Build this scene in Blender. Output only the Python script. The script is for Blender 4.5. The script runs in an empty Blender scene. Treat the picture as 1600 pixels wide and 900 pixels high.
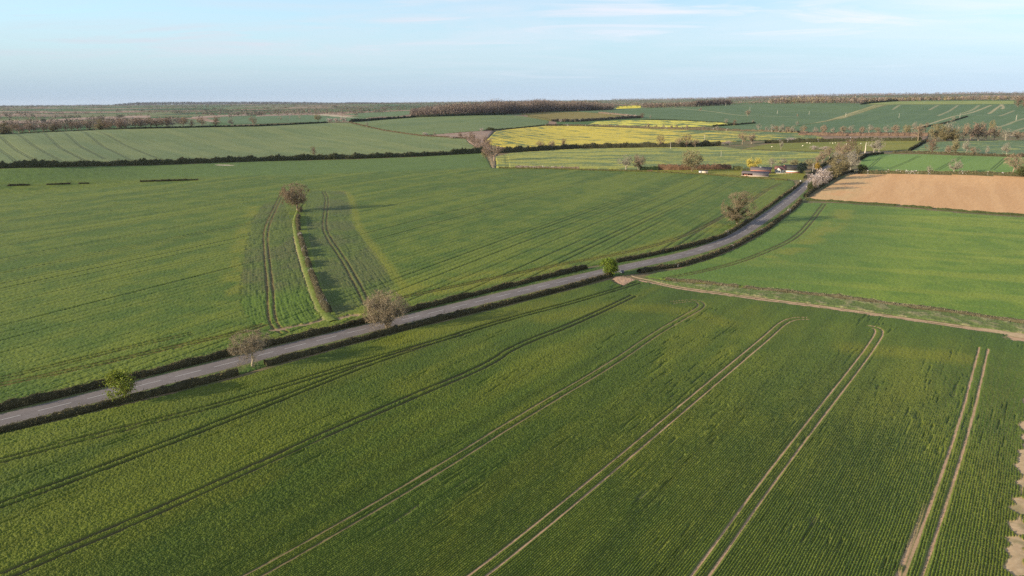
import bpy, math, random
import numpy as np
from mathutils import Matrix, Vector

# ------------------------------------------------------------------ camera, sky, sun, exposure
SC = bpy.context.scene
CAM_H = 62.0
F_PX, CX, CY = 1066.7, 800.0, 450.0            # focal length in pixels of the 1600 wide photograph
PITCH, ROLL = math.atan((450 - 157.5) / F_PX), math.radians(0.49)
cp, sp, cr, sr = math.cos(PITCH), math.sin(PITCH), math.cos(ROLL), math.sin(ROLL)
FWD = np.array([0, cp, -sp]); R0 = np.array([1.0, 0, 0]); U0 = np.array([0, sp, cp])
RGT = cr * R0 - sr * U0; UPV = sr * R0 + cr * U0
cam = bpy.data.cameras.new('camera'); camo = bpy.data.objects.new('camera', cam)
SC.collection.objects.link(camo); SC.camera = camo
cam.sensor_width = 36; cam.lens = 36 * F_PX / 1600; cam.clip_start = 0.5; cam.clip_end = 60000
camo.matrix_world = Matrix(((RGT[0], UPV[0], -FWD[0], 0), (RGT[1], UPV[1], -FWD[1], 0),
                            (RGT[2], UPV[2], -FWD[2], CAM_H), (0, 0, 0, 1)))

SUN_EL = math.radians(15.5)
SUN_H = np.array([-0.942, -0.335])
TO_SUN = Vector((SUN_H[0] * math.cos(SUN_EL), SUN_H[1] * math.cos(SUN_EL), math.sin(SUN_EL)))
sun = bpy.data.lights.new('sun', 'SUN'); suno = bpy.data.objects.new('sun', sun); SC.collection.objects.link(suno)
sun.energy = 5.0; sun.angle = math.radians(0.5); sun.color = (1.0, 0.86, 0.64)
suno.rotation_euler = TO_SUN.to_track_quat('Z', 'Y').to_euler()

W = bpy.data.worlds.new('World'); SC.world = W; W.use_nodes = True
wn, wl = W.node_tree.nodes, W.node_tree.links
for n in list(wn): wn.remove(n)
def wnode(t, **k):
    n = wn.new(t)
    for a, b in k.items(): setattr(n, a, b)
    return n
wo = wnode('ShaderNodeOutputWorld'); wb = wnode('ShaderNodeBackground'); wl.new(wb.outputs[0], wo.inputs[0])
sky = wnode('ShaderNodeTexSky', sky_type='NISHITA', sun_disc=False, sun_elevation=SUN_EL,
            sun_rotation=math.atan2(-SUN_H[0], SUN_H[1]), altitude=100, air_density=1.0, dust_density=0.6, ozone_density=2.0)
# thin cirrus: stretched noise on a plane of constant height above the viewer
tc = wnode('ShaderNodeTexCoord'); sx = wnode('ShaderNodeSeparateXYZ'); wl.new(tc.outputs['Generated'], sx.inputs[0])
def wmath(op, a, b=None, clamp=False):
    n = wnode('ShaderNodeMath', operation=op, use_clamp=clamp)
    for i, v in enumerate((a, b)):
        if v is None: continue
        if isinstance(v, (int, float)): n.inputs[i].default_value = v
        else: wl.new(v, n.inputs[i])
    return n.outputs[0]
zc = wmath('MAXIMUM', sx.outputs[2], 0.0); zz = wmath('ADD', zc, 0.06)
cxy = wnode('ShaderNodeCombineXYZ'); wl.new(wmath('DIVIDE', sx.outputs[0], zz), cxy.inputs[0]); wl.new(wmath('DIVIDE', sx.outputs[1], zz), cxy.inputs[1])
def cloud(loc, scale, rot, lo, gain, det, rough=0.55, dist=0.0):
    mp = wnode('ShaderNodeMapping'); wl.new(cxy.outputs[0], mp.inputs[0])
    mp.inputs['Rotation'].default_value = (0, 0, math.radians(rot)); mp.inputs['Scale'].default_value = (*scale, 1); mp.inputs['Location'].default_value = (*loc, 0)
    n = wnode('ShaderNodeTexNoise'); n.inputs['Scale'].default_value = 1.0; n.inputs['Detail'].default_value = det; n.inputs['Roughness'].default_value = rough; n.inputs['Distortion'].default_value = dist
    wl.new(mp.outputs[0], n.inputs['Vector']); return wmath('MULTIPLY', wmath('SUBTRACT', n.outputs[0], lo), gain, True)
def wmix(f, a, b):
    m = wnode('ShaderNodeMix', data_type='RGBA')
    for i, v in ((0, f), (6, a), (7, b)):
        if isinstance(v, (int, float)): m.inputs[i].default_value = v
        elif isinstance(v, tuple): m.inputs[i].default_value = (*v, 1)
        else: wl.new(v, m.inputs[i])
    return m.outputs[2]
wisps = wmath('MULTIPLY', cloud((33.3, 2.2), (0.42, 0.80), -8, 0.40, 4.0, 9, 0.62, 1.6), cloud((14.4, 3.6), (0.22, 0.34), 10, 0.36, 5.0, 3))
sheet = wmath('MULTIPLY', cloud((3.1, 0.4), (0.30, 0.55), -10, 0.36, 2.4, 8, 0.6, 1.2), 0.80)
cl = wmath('MAXIMUM', wisps, sheet)
low = wmath('EXPONENT', wmath('MULTIPLY', zc, -1 / 0.045)); mid = wmath('MULTIPLY', wmath('EXPONENT', wmath('MULTIPLY', zc, -1 / 0.10)), 0.92)
c1 = wmix(mid, sky.outputs[0], (1.36, 2.74, 4.10))           # thin high veil whitening the low sky
c2 = wmix(wmath('MULTIPLY', low, 0.95), c1, (2.55, 3.0, 3.5))
c3 = wmix(wmath('MULTIPLY', cl, wmath('MULTIPLY', wmath('SUBTRACT', zc, 0.012), 13.0, True)), c2, (3.5, 3.75, 4.2))
br = wmath('ADD', wmath('MULTIPLY', sx.outputs[0], 0.28), 1.05)
vs = wnode('ShaderNodeVectorMath', operation='SCALE'); wl.new(c3, vs.inputs[0]); wl.new(br, vs.inputs['Scale'])
wl.new(vs.outputs[0], wb.inputs[0]); wb.inputs[1].default_value = 0.11

SC.view_settings.view_transform = 'Standard'; SC.view_settings.look = 'None'
SC.view_settings.exposure = 1.0; SC.view_settings.gamma = 1; SC.view_settings.use_curve_mapping = False
SC.cycles.max_bounces = 6; SC.cycles.diffuse_bounces = 3; SC.cycles.transparent_max_bounces = 8; SC.cycles.sample_clamp_indirect = 4.0; SC.cycles.volume_bounces = 0
SC.cycles.use_denoising = False; SC.cycles.denoiser = 'OPENIMAGEDENOISE'; SC.cycles.denoising_input_passes = 'RGB_ALBEDO_NORMAL'

# ------------------------------------------------------------------ numeric helpers
def _h(ix, iy, seed):
    n = (ix.astype(np.int64) * 374761393 + iy.astype(np.int64) * 668265263 + seed * 1274126177) & 0x7fffffff
    n = ((n ^ (n >> 13)) * 1274126177) & 0x7fffffff
    n = ((n ^ (n >> 16)) * 2246822519) & 0x7fffffff
    return ((n ^ (n >> 15)) & 0xffffff).astype(np.float32) / 16777215.0
def vn(x, y, seed=0):
    x = np.asarray(x, float); y = np.asarray(y, float)
    ix = np.floor(x); iy = np.floor(y); fx = x - ix; fy = y - iy
    fx = fx * fx * (3 - 2 * fx); fy = fy * fy * (3 - 2 * fy)
    a, b, c, d = _h(ix, iy, seed), _h(ix + 1, iy, seed), _h(ix, iy + 1, seed), _h(ix + 1, iy + 1, seed)
    return (a + (b - a) * fx) * (1 - fy) + (c + (d - c) * fx) * fy
def fbm(x, y, seed=0, octv=4):
    s = 0; a = 0.5; t = 0
    for i in range(octv):
        s = s + a * vn(x * 2 ** i, y * 2 ** i, seed + i * 17); t += a; a *= 0.5
    return s / t
def sst(e0, e1, x):
    t = np.clip((x - e0) / (e1 - e0), 0, 1); return t * t * (3 - 2 * t)
def pchip(x, y):
    x = np.asarray(x, float); y = np.asarray(y, float); h = np.diff(x); d = np.diff(y) / h; m = np.zeros_like(y)
    for i in range(1, len(x) - 1):
        if d[i - 1] * d[i] > 0:
            w1 = 2 * h[i] + h[i - 1]; w2 = h[i] + 2 * h[i - 1]; m[i] = (w1 + w2) / (w1 / d[i - 1] + w2 / d[i])
    m[0] = d[0]; m[-1] = d[-1]
    def f(q):
        q = np.clip(q, x[0], x[-1]); k = np.clip(np.searchsorted(x, q) - 1, 0, len(x) - 2); t = (q - x[k]) / h[k]
        return ((2*t**3-3*t**2+1)*y[k] + (t**3-2*t**2+t)*h[k]*m[k] + (-2*t**3+3*t**2)*y[k+1] + (t**3-t**2)*h[k]*m[k+1])
    return f

def ray(px, py):
    return FWD * F_PX + RGT * (px - CX) + UPV * (CY - py)

# ------------------------------------------------------------------ terrain: flat valley floor, low hills all round
COLS = [  # photo column, [(ground distance, photo row that ground is seen on, or ('e', elevation))]
 (-450, [(600,('e',0)),(760,('e',1)),(1250,('e',20)),(1500,('e',12)),(1900,('e',14)),(3000,('e',18)),(4500,('e',22)),(9000,('e',42)),(14000,('e',48))]),
 (0,    [(600,('e',0)),(715,262),(930,233),(1200,209.5),(1420,('e',13)),(1750,198),(2600,186),(4500,176),(9000,168),(14000,165.5)]),
 (250,  [(600,('e',0)),(750,257),(1000,228),(1320,199.5),(1500,('e',15)),(1850,193.5),(2800,183.5),(4500,174),(9000,166),(14000,163.5)]),
 (500,  [(600,('e',0)),(820,248),(1080,220),(1430,191),(1600,('e',20)),(1950,188),(2900,179),(4500,170),(9000,163.5),(14000,161.5)]),
 (740,  [(600,('e',0)),(870,239),(1150,208),(1450,193),(1800,179),(2300,173),(4500,167),(9000,161),(14000,159)]),
 (900,  [(600,('e',0)),(960,230),(1250,212),(1520,196),(1700,187),(2150,174),(3000,168),(5000,163),(9000,159),(14000,157)]),
 (1100, [(590,('e',0)),(940,230),(1400,203),(1680,188),(2500,165),(3000,('e',40)),(5000,160),(9000,156),(14000,154)]),
 (1300, [(580,('e',0)),(860,236),(1060,219),(1320,206.5),(1900,181),(2500,160.5),(3000,('e',47)),(5500,153.5),(9000,150.5),(14000,149.5)]),
 (1500, [(580,('e',0)),(800,240),(1020,220),(1330,204.5),(1800,184),(2350,163),(2620,157),(3100,('e',48)),(5500,152),(9000,148),(14000,146.5)]),
 (2000, [(580,('e',0)),(800,('e',1)),(1330,('e',5)),(1800,('e',22)),(2350,('e',42)),(2620,('e',50)),(3100,('e',48)),(5500,('e',58)),(9000,('e',70)),(14000,('e',85))]),
]
AZ_T = np.radians(np.linspace(-60, 60, 481)); D_T = np.concatenate([np.linspace(0, 3400, 681), np.linspace(3450, 14500, 222)])
def _elev_cols():
    az = []; rows = []
    for px, pts in COLS:
        ds = [0]; es = [0]
        r = ray(px, 250)
        az.append(math.atan2(r[0], r[1]))
        for d, v in pts:
            if isinstance(v, tuple): e = v[1]
            else:
                q = ray(px, v); e = CAM_H + d * q[2] / math.hypot(q[0], q[1])
            ds.append(d); es.append(e)
        ds.append(15000); es.append(es[-1])
        if ds[1] == 600 or ds[1] < 600: es[1] = 0
        rows.append(pchip(ds, es)(D_T))
    rows = np.array(rows); az = np.array(az)
    T = np.zeros((len(AZ_T), len(D_T)))
    for j in range(len(D_T)):
        T[:, j] = pchip(az, rows[:, j])(AZ_T)
    # soft natural unevenness far away
    return T
E_T = _elev_cols()
def elev(x, y):
    x = np.asarray(x, float); y = np.asarray(y, float)
    az = np.arctan2(x, y); d = np.hypot(x, y)
    i = np.clip((az - AZ_T[0]) / (AZ_T[1] - AZ_T[0]), 0, len(AZ_T) - 1.001); i0 = i.astype(int); fi = i - i0
    j = np.interp(d, D_T, np.arange(len(D_T))); j = np.clip(j, 0, len(D_T) - 1.001); j0 = j.astype(int); fj = j - j0
    e = (E_T[i0, j0] * (1 - fi) + E_T[i0 + 1, j0] * fi) * (1 - fj) + (E_T[i0, j0 + 1] * (1 - fi) + E_T[i0 + 1, j0 + 1] * fi) * fj
    k = sst(650, 1100, d) * 1.2
    return e + k * (fbm(x / 170, y / 170, 5, 2) - 0.5) * 2
_DS = np.concatenate([np.arange(20, 1000, 2.0), np.arange(1000, 4000, 6.0), np.arange(4000, 14400, 40.0)])
def at(px, py):
    """the point of the ground that the photograph shows at this pixel"""
    r = ray(px, py); hl = math.hypot(r[0], r[1]); ux, uy, uz = r[0] / hl, r[1] / hl, r[2] / hl
    z = CAM_H + _DS * uz; e = elev(_DS * ux, _DS * uy); k = np.nonzero(z <= e)[0]
    if len(k) == 0: d = 14000.0
    elif k[0] == 0: d = CAM_H / -uz
    else:
        i = k[0]; a = z[i-1] - e[i-1]; b = e[i] - z[i]; d = _DS[i-1] + (_DS[i] - _DS[i-1]) * a / (a + b)
    return np.array([d * ux, d * uy])
def path(pts, n=1):
    out = []
    for k in range(len(pts) - 1):
        for j in range(n):
            t = j / n; out.append(at(pts[k][0] * (1-t) + pts[k+1][0] * t, pts[k][1] * (1-t) + pts[k+1][1] * t))
    out.append(at(*pts[-1])); return np.array(out)
def smooth(P, it=2):
    P = np.asarray(P, float)
    for _ in range(it):
        Q = [P[0]]
        for a, b in zip(P[:-1], P[1:]): Q += [a * .75 + b * .25, a * .25 + b * .75]
        Q.append(P[-1]); P = np.array(Q)
    return P
def resample(P, step):
    s = np.concatenate([[0], np.cumsum(np.hypot(*np.diff(P, axis=0).T))]); n = max(2, int(s[-1] / step) + 1); q = np.linspace(0, s[-1], n)
    return np.stack([np.interp(q, s, P[:, 0]), np.interp(q, s, P[:, 1])], 1)
def normals(P):
    T = np.gradient(P, axis=0); T /= np.linalg.norm(T, axis=1)[:, None] + 1e-9
    return np.stack([-T[:, 1], T[:, 0]], 1), T
def offset(P, o):
    N, _ = normals(P); return P + N * o
def inside(X, Y, P):
    r = np.zeros(X.shape, bool); n = len(P)
    for i in range(n):
        x0, y0 = P[i]; x1, y1 = P[(i + 1) % n]
        if y0 == y1: continue
        c = ((y0 > Y) != (y1 > Y)) & (X < (x1 - x0) * (Y - y0) / (y1 - y0) + x0); r ^= c
    return r
def dline(X, Y, P, cap=6.0):
    """distance to a polyline (only near it) and arc length along"""
    X = np.asarray(X, np.float32); Y = np.asarray(Y, np.float32)
    D = np.full(X.shape, 1e3, np.float32); A = np.zeros(X.shape, np.float32); s = 0
    for a, b in zip(P[:-1], P[1:]):
        L = math.hypot(*(b - a))
        if L < 1e-6: continue
        m = (X > min(a[0], b[0]) - cap) & (X < max(a[0], b[0]) + cap) & (Y > min(a[1], b[1]) - cap) & (Y < max(a[1], b[1]) + cap)
        k = np.nonzero(m)
        if len(k[0]):
            x = X[k]; y = Y[k]; t = np.clip(((x - a[0]) * (b[0] - a[0]) + (y - a[1]) * (b[1] - a[1])) / L**2, 0, 1)
            d = np.hypot(x - a[0] - t * (b[0] - a[0]), y - a[1] - t * (b[1] - a[1])); u = d < D[k]
            D[k] = np.where(u, d, D[k]); A[k] = np.where(u, s + t * L, A[k])
        s += L
    return D, A

# ------------------------------------------------------------------ object helpers
COL = SC.collection
def tag(o, label=None, cat=None, group=None, kind=None):
    if label: o['label'] = label
    if cat: o['category'] = cat
    if group: o['group'] = group
    if kind: o['kind'] = kind
    return o
def mesh_obj(name, V, faces, mat, parent=None, col=None, smooth_f=False, mats=None, midx=None):
    """faces: list of int arrays (M,k)"""
    me = bpy.data.meshes.new(name); V = np.asarray(V, np.float32)
    me.vertices.add(len(V)); me.vertices.foreach_set('co', V.ravel())
    faces = [np.asarray(f, np.int32) for f in faces if len(f)]
    li = np.concatenate([f.ravel() for f in faces]); cnt = np.concatenate([np.full(len(f), f.shape[1], np.int32) for f in faces])
    st = np.concatenate([[0], np.cumsum(cnt)[:-1]]).astype(np.int32)
    me.loops.add(len(li)); me.loops.foreach_set('vertex_index', li)
    me.polygons.add(len(cnt)); me.polygons.foreach_set('loop_start', st)
    if smooth_f: me.polygons.foreach_set('use_smooth', np.ones(len(cnt), bool))
    if midx is not None: me.polygons.foreach_set('material_index', np.asarray(midx, np.int32))
    me.update(calc_edges=True)
    if col is not None:
        a = me.color_attributes.new('Col', 'FLOAT_COLOR', 'POINT'); c = np.ones((len(V), 4), np.float32); c[:, :3] = col; a.data.foreach_set('color', c.ravel())
    for m in (mats or [mat]): me.materials.append(m)
    o = bpy.data.objects.new(name, me); COL.objects.link(o)
    if parent is not None: o.parent = parent
    return o
def empty(name, loc, rz=0.0):
    o = bpy.data.objects.new(name, None); o.location = loc; o.rotation_euler = (0, 0, rz); o.empty_display_size = 0.5; COL.objects.link(o); return o

def mat_plain(name, color, rough=0.8, var=0.0, scale=3.0, spec=0.3, bump=0.0):
    m = bpy.data.materials.new(name); m.use_nodes = True; N = m.node_tree.nodes; L = m.node_tree.links; b = N['Principled BSDF']
    b.inputs['Roughness'].default_value = rough; b.inputs['Specular IOR Level'].default_value = spec
    g = N.new('ShaderNodeNewGeometry'); n = N.new('ShaderNodeTexNoise'); n.inputs['Scale'].default_value = scale; n.inputs['Detail'].default_value = 5
    L.new(g.outputs['Position'], n.inputs['Vector'])
    mx = N.new('ShaderNodeMix'); mx.data_type = 'RGBA'; c = np.array(color)
    mx.inputs[6].default_value = (*np.clip(c * (1 - var), 0, 1), 1); mx.inputs[7].default_value = (*np.clip(c * (1 + var), 0, 1), 1)
    L.new(n.outputs[0], mx.inputs[0]); L.new(mx.outputs[2], b.inputs['Base Color'])
    if bump:
        bp = N.new('ShaderNodeBump'); bp.inputs['Strength'].default_value = bump; L.new(n.outputs[0], bp.inputs['Height']); L.new(bp.outputs[0], b.inputs['Normal'])
    return m
def mat_col(name, rough=0.85, var=0.25, scale=1.5, spec=0.15, trans=0.0):
    """reads the colour the mesh was given, broken up by noise"""
    m = bpy.data.materials.new(name); m.use_nodes = True; N = m.node_tree.nodes; L = m.node_tree.links; b = N['Principled BSDF']
    b.inputs['Roughness'].default_value = rough; b.inputs['Specular IOR Level'].default_value = spec
    a = N.new('ShaderNodeAttribute'); a.attribute_name = 'Col'
    g = N.new('ShaderNodeNewGeometry'); n = N.new('ShaderNodeTexNoise'); n.inputs['Scale'].default_value = scale; n.inputs['Detail'].default_value = 4; L.new(g.outputs['Position'], n.inputs['Vector'])
    mr = N.new('ShaderNodeMapRange'); mr.inputs[1].default_value = 0.25; mr.inputs[2].default_value = 0.75; mr.inputs[3].default_value = 1 - var; mr.inputs[4].default_value = 1 + var
    L.new(n.outputs[0], mr.inputs[0])
    vm = N.new('ShaderNodeVectorMath'); vm.operation = 'SCALE'; L.new(a.outputs['Color'], vm.inputs[0]); L.new(mr.outputs[0], vm.inputs['Scale'])
    L.new(vm.outputs[0], b.inputs['Base Color'])
    if trans:
        t = N.new('ShaderNodeBsdfTranslucent'); L.new(vm.outputs[0], t.inputs['Color']); mx = N.new('ShaderNodeMixShader'); mx.inputs[0].default_value = trans
        L.new(b.outputs[0], mx.inputs[1]); L.new(t.outputs[0], mx.inputs[2]); L.new(mx.outputs[0], N['Material Output'].inputs[0])
    return m
M_CROP = mat_col('crop_leaves', 0.8, 0.18, 2.2, 0.2)
M_SOIL = mat_col('soil', 0.95, 0.15, 1.2, 0.1)
M_GRASS = mat_col('grass', 0.9, 0.25, 1.5, 0.1)
M_FAR = mat_col('far_land', 0.95, 0.12, 0.02, 0.05)
M_HEDGE = mat_col('hedge_twigs', 0.9, 0.3, 1.0, 0.1)
M_TWIG = mat_col('twigs', 0.9, 0.25, 0.8, 0.1)
M_BARK = mat_col('bark', 0.9, 0.25, 2.0, 0.1)
M_LEAF = mat_col('leaves', 0.7, 0.25, 0.8, 0.25, 0.3)

# ------------------------------------------------------------------ fields: real crop canopies sampled finely near the drone, coarser away
def levels(d0, d1, k, dmin, dmax):
    out = [d0]
    while out[-1] < d1:
        d = out[-1]; out.append(d + min(max(k * d * d / (CAM_H * F_PX * 0.64), dmin), dmax))
    return np.array(out)
def field(name, label, poly, fn, mat, k=0.6, daz=0.0012, dmin=0.06, dmax=5.0, world=False, cat='field', kind='structure', dens=6):
    if world: P = np.asarray(poly, float)
    else: P = path(list(poly) + [poly[0]], dens)[:-1]
    az = np.arctan2(P[:, 0], P[:, 1]); d = np.hypot(P[:, 0], P[:, 1])
    AZ = np.arange(az.min() - daz, az.max() + 2 * daz, daz); DD = levels(max(d.min() - 0.5, 8), d.max() + 1, k, dmin, dmax)
    A, D = np.meshgrid(AZ, DD); X = D * np.sin(A); Y = D * np.cos(A)
    xc = (X[:-1, :-1] + X[1:, 1:]) / 2; yc = (Y[:-1, :-1] + Y[1:, 1:]) / 2
    keep = inside(xc, yc, P)
    cnt = np.zeros(X.shape, np.int8); cnt[:-1, :-1] += keep; cnt[1:, :-1] += keep; cnt[:-1, 1:] += keep; cnt[1:, 1:] += keep
    used = cnt > 0; idx = np.full(X.shape, -1, np.int32); idx[used] = np.arange(used.sum())
    x = X[used]; y = Y[used]; dd = D[used]; inn = cnt[used] == 4
    h, c = fn(x, y, dd)
    h = np.where(inn, h, np.minimum(h, 0.02))
    z = elev(x, y) + h
    r, q = np.nonzero(keep)
    F = np.stack([idx[r, q], idx[r, q + 1], idx[r + 1, q + 1], idx[r + 1, q]], 1)
    o = mesh_obj(name, np.stack([x, y, z], 1), [F], mat, col=c, smooth_f=False)
    tag(o, label, None, None, kind); o['category'] = cat
    return o
def C(r, g, b): return np.array([r, g, b], np.float32)
def mixc3(a, b, t):
    return a * (1 - t[:, None]) + b * t[:, None]
def jit(n, seed): return np.random.default_rng(seed).random(n).astype(np.float32)
#==SPLIT==
# ------------------------------------------------------------------ the layout, traced on the ground
ROAD = resample(smooth(path([(-320, 735), (-150, 694), (0, 657), (100, 632.5), (200, 607.5), (300, 582.5), (340, 572.5), (450, 544), (540, 521.5), (650, 495), (760, 468), (840, 449), (900, 435), (980, 417), (1060, 400.5), (1100, 389.5), (1150, 370), (1188, 345), (1221.5, 321), (1240, 306.5), (1254, 293.5), (1268, 281.5), (1290, 264), (1310, 250.5), (1332, 241.5), (1365, 237.8), (1410, 237), (1450, 237), (1500, 240.5)]), 3), 1.5)
NH_PX = [(-320, 720), (-150, 681), (0, 645.5), (100, 621), (300, 572), (400, 547.5), (540, 513.5), (650, 486), (760, 458.5), (840, 439), (916, 420.5)]
NH2_PX = [(962, 411.5), (1000, 404), (1060, 391), (1100, 381), (1130, 371), (1150, 359.5), (1180, 339.5), (1200, 325), (1220, 310), (1236, 299), (1252, 286)]
SH_PX = [(-320, 762), (-150, 716), (0, 678), (100, 653.5), (200, 629), (300, 605), (372, 586.5)]
SH2_PX = [(415, 573), (540, 539.5), (560, 534.5), (660, 508.5), (760, 484), (840, 464), (900, 448.5), (955, 432)]
SH3_PX = [(998, 427.5), (1030, 421), (1060, 417.5), (1110, 402.5), (1150, 385.5), (1172, 373), (1200, 357.5), (1222, 340), (1240, 326), (1251, 314)]
SH4_PX = [(1258, 308.5), (1272, 297.5), (1287, 289), (1302, 280), (1318, 272), (1332, 269)]

# ---- bare ground under everything
def ground_sheet():
    az = np.radians(np.concatenate([np.arange(-180, -58, 6), np.arange(-58, 58.01, 0.3), np.arange(64, 180.1, 6)]))
    dd = np.concatenate([[0.5], np.arange(10, 600, 15), np.arange(600, 3600, 20), np.arange(3600, 14500, 120)])
    A, D = np.meshgrid(az, dd); X = D * np.sin(A); Y = D * np.cos(A); Z = elev(X, Y) - 0.03 - 0.55 * sst(550, 1400, D)
    n, m = A.shape; I = np.arange(n * m).reshape(n, m)
    F = np.stack([I[:-1, :-1].ravel(), I[:-1, 1:].ravel(), I[1:, 1:].ravel(), I[1:, :-1].ravel()], 1)
    x, y = X.ravel(), Y.ravel(); t = sst(0.35, 0.65, fbm(x / 9, y / 9, 3, 3))
    c = mixc3(C(.10, .105, .045)[None], C(.17, .125, .07)[None], t)
    o = mesh_obj('ground', np.stack([x, y, Z.ravel()], 1), [F], M_SOIL, col=c, smooth_f=True)
    tag(o, 'rough grassy soil showing between the fields', 'ground', None, 'structure')
ground_sheet()

GT = C(1.36, 1.12, .70); GF = C(1.65, 1.2, .90)
TV = np.array([0.61, 0.79]); NV = np.array([0.79, -0.61])
SOIL = C(.36, .23, .135)
def trams(X, Y, lines, half=0.95, w=0.24, soft=0.12, core=None):
    """0 on a wheel track, 1 off it, plus how much bare soil shows"""
    m = np.ones(X.shape, np.float32); so = np.zeros(X.shape, np.float32)
    for P, s_amt, ww in lines:
        for o in (-half, half):
            D, A = dline(X, Y, offset(P, o), 3.0)
            w2 = w * ww * (0.8 + 0.5 * vn(A / 2.5, A * 0, int(abs(o) * 7 + len(P))))
            t = sst(w2, w2 + soft + 0.0, D); m = np.minimum(m, t); t = t if core is None else sst(w2, w2 + core, D); so = np.maximum(so, (1 - t) * s_amt)
    return m, so
TRACK_SHADE = C(.055, .048, .026)  # wheel track soil, darkened to carry the shade of the crop walls
def TL(px, it=2): return smooth(path(px), it)

# ---- front field
F_TR = [(TL([(-200, 775), (0, 723), (147, 683), (304, 645), (430, 609), (533, 577), (640, 546), (720, 524)]), .0, 1.35),
        (TL([(-150, 845), (0, 793), (147, 739), (304, 678), (430, 629), (533, 587), (575, 571), (660, 541.5), (800, 498), (900, 473), (998, 442.5)]), .0, 1.4),
        (TL([(-120, 960), (22, 896), (147, 843), (271, 790), (400, 730), (533, 669), (650, 619), (767, 570), (800, 544), (900, 506), (990, 463)]), .05, 1.35),
        (TL([(220, 990), (392, 903), (533, 823), (680, 737), (826, 645), (955, 570), (1025, 521), (1072, 494), (1097, 480), (1095, 472), (1078, 470), (1050, 473)]), .45, .95),
        (TL([(640, 975), (753, 896), (885, 790), (1066, 638), (1147, 570), (1200, 526), (1222, 505), (1240, 498), (1262, 498)]), .95, .85),
        (TL([(1010, 1010), (1095, 900), (1213, 733), (1341, 570), (1362, 541), (1375, 521), (1371, 513), (1352, 510)]), 1.0, .95),
        (TL([(1378, 1020), (1427, 903), (1506, 671), (1526, 590), (1537, 545)]), 1.0, 1.2)]
F_TRACK = TL([(1625, 560), (1608, 640), (1600, 720), (1594, 790), (1589, 850), (1585, 910), (1578, 1010), (1560, 1200)])
SIDE = TL([(960, 440), (985, 436), (1015, 441), (1060, 451), (1125, 459.5), (1200, 469.5), (1300, 482), (1400, 496.5), (1500, 511), (1580, 521.5), (1640, 531), (1850, 566)])
YEL = [TL([(985, 482), (1060, 484), (1130, 505)], 1), TL([(1330, 545), (1420, 553), (1500, 560)], 1), TL([(610, 537), (760, 500), (850, 476)], 1), TL([(850, 500), (960, 478)], 1)]
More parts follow.
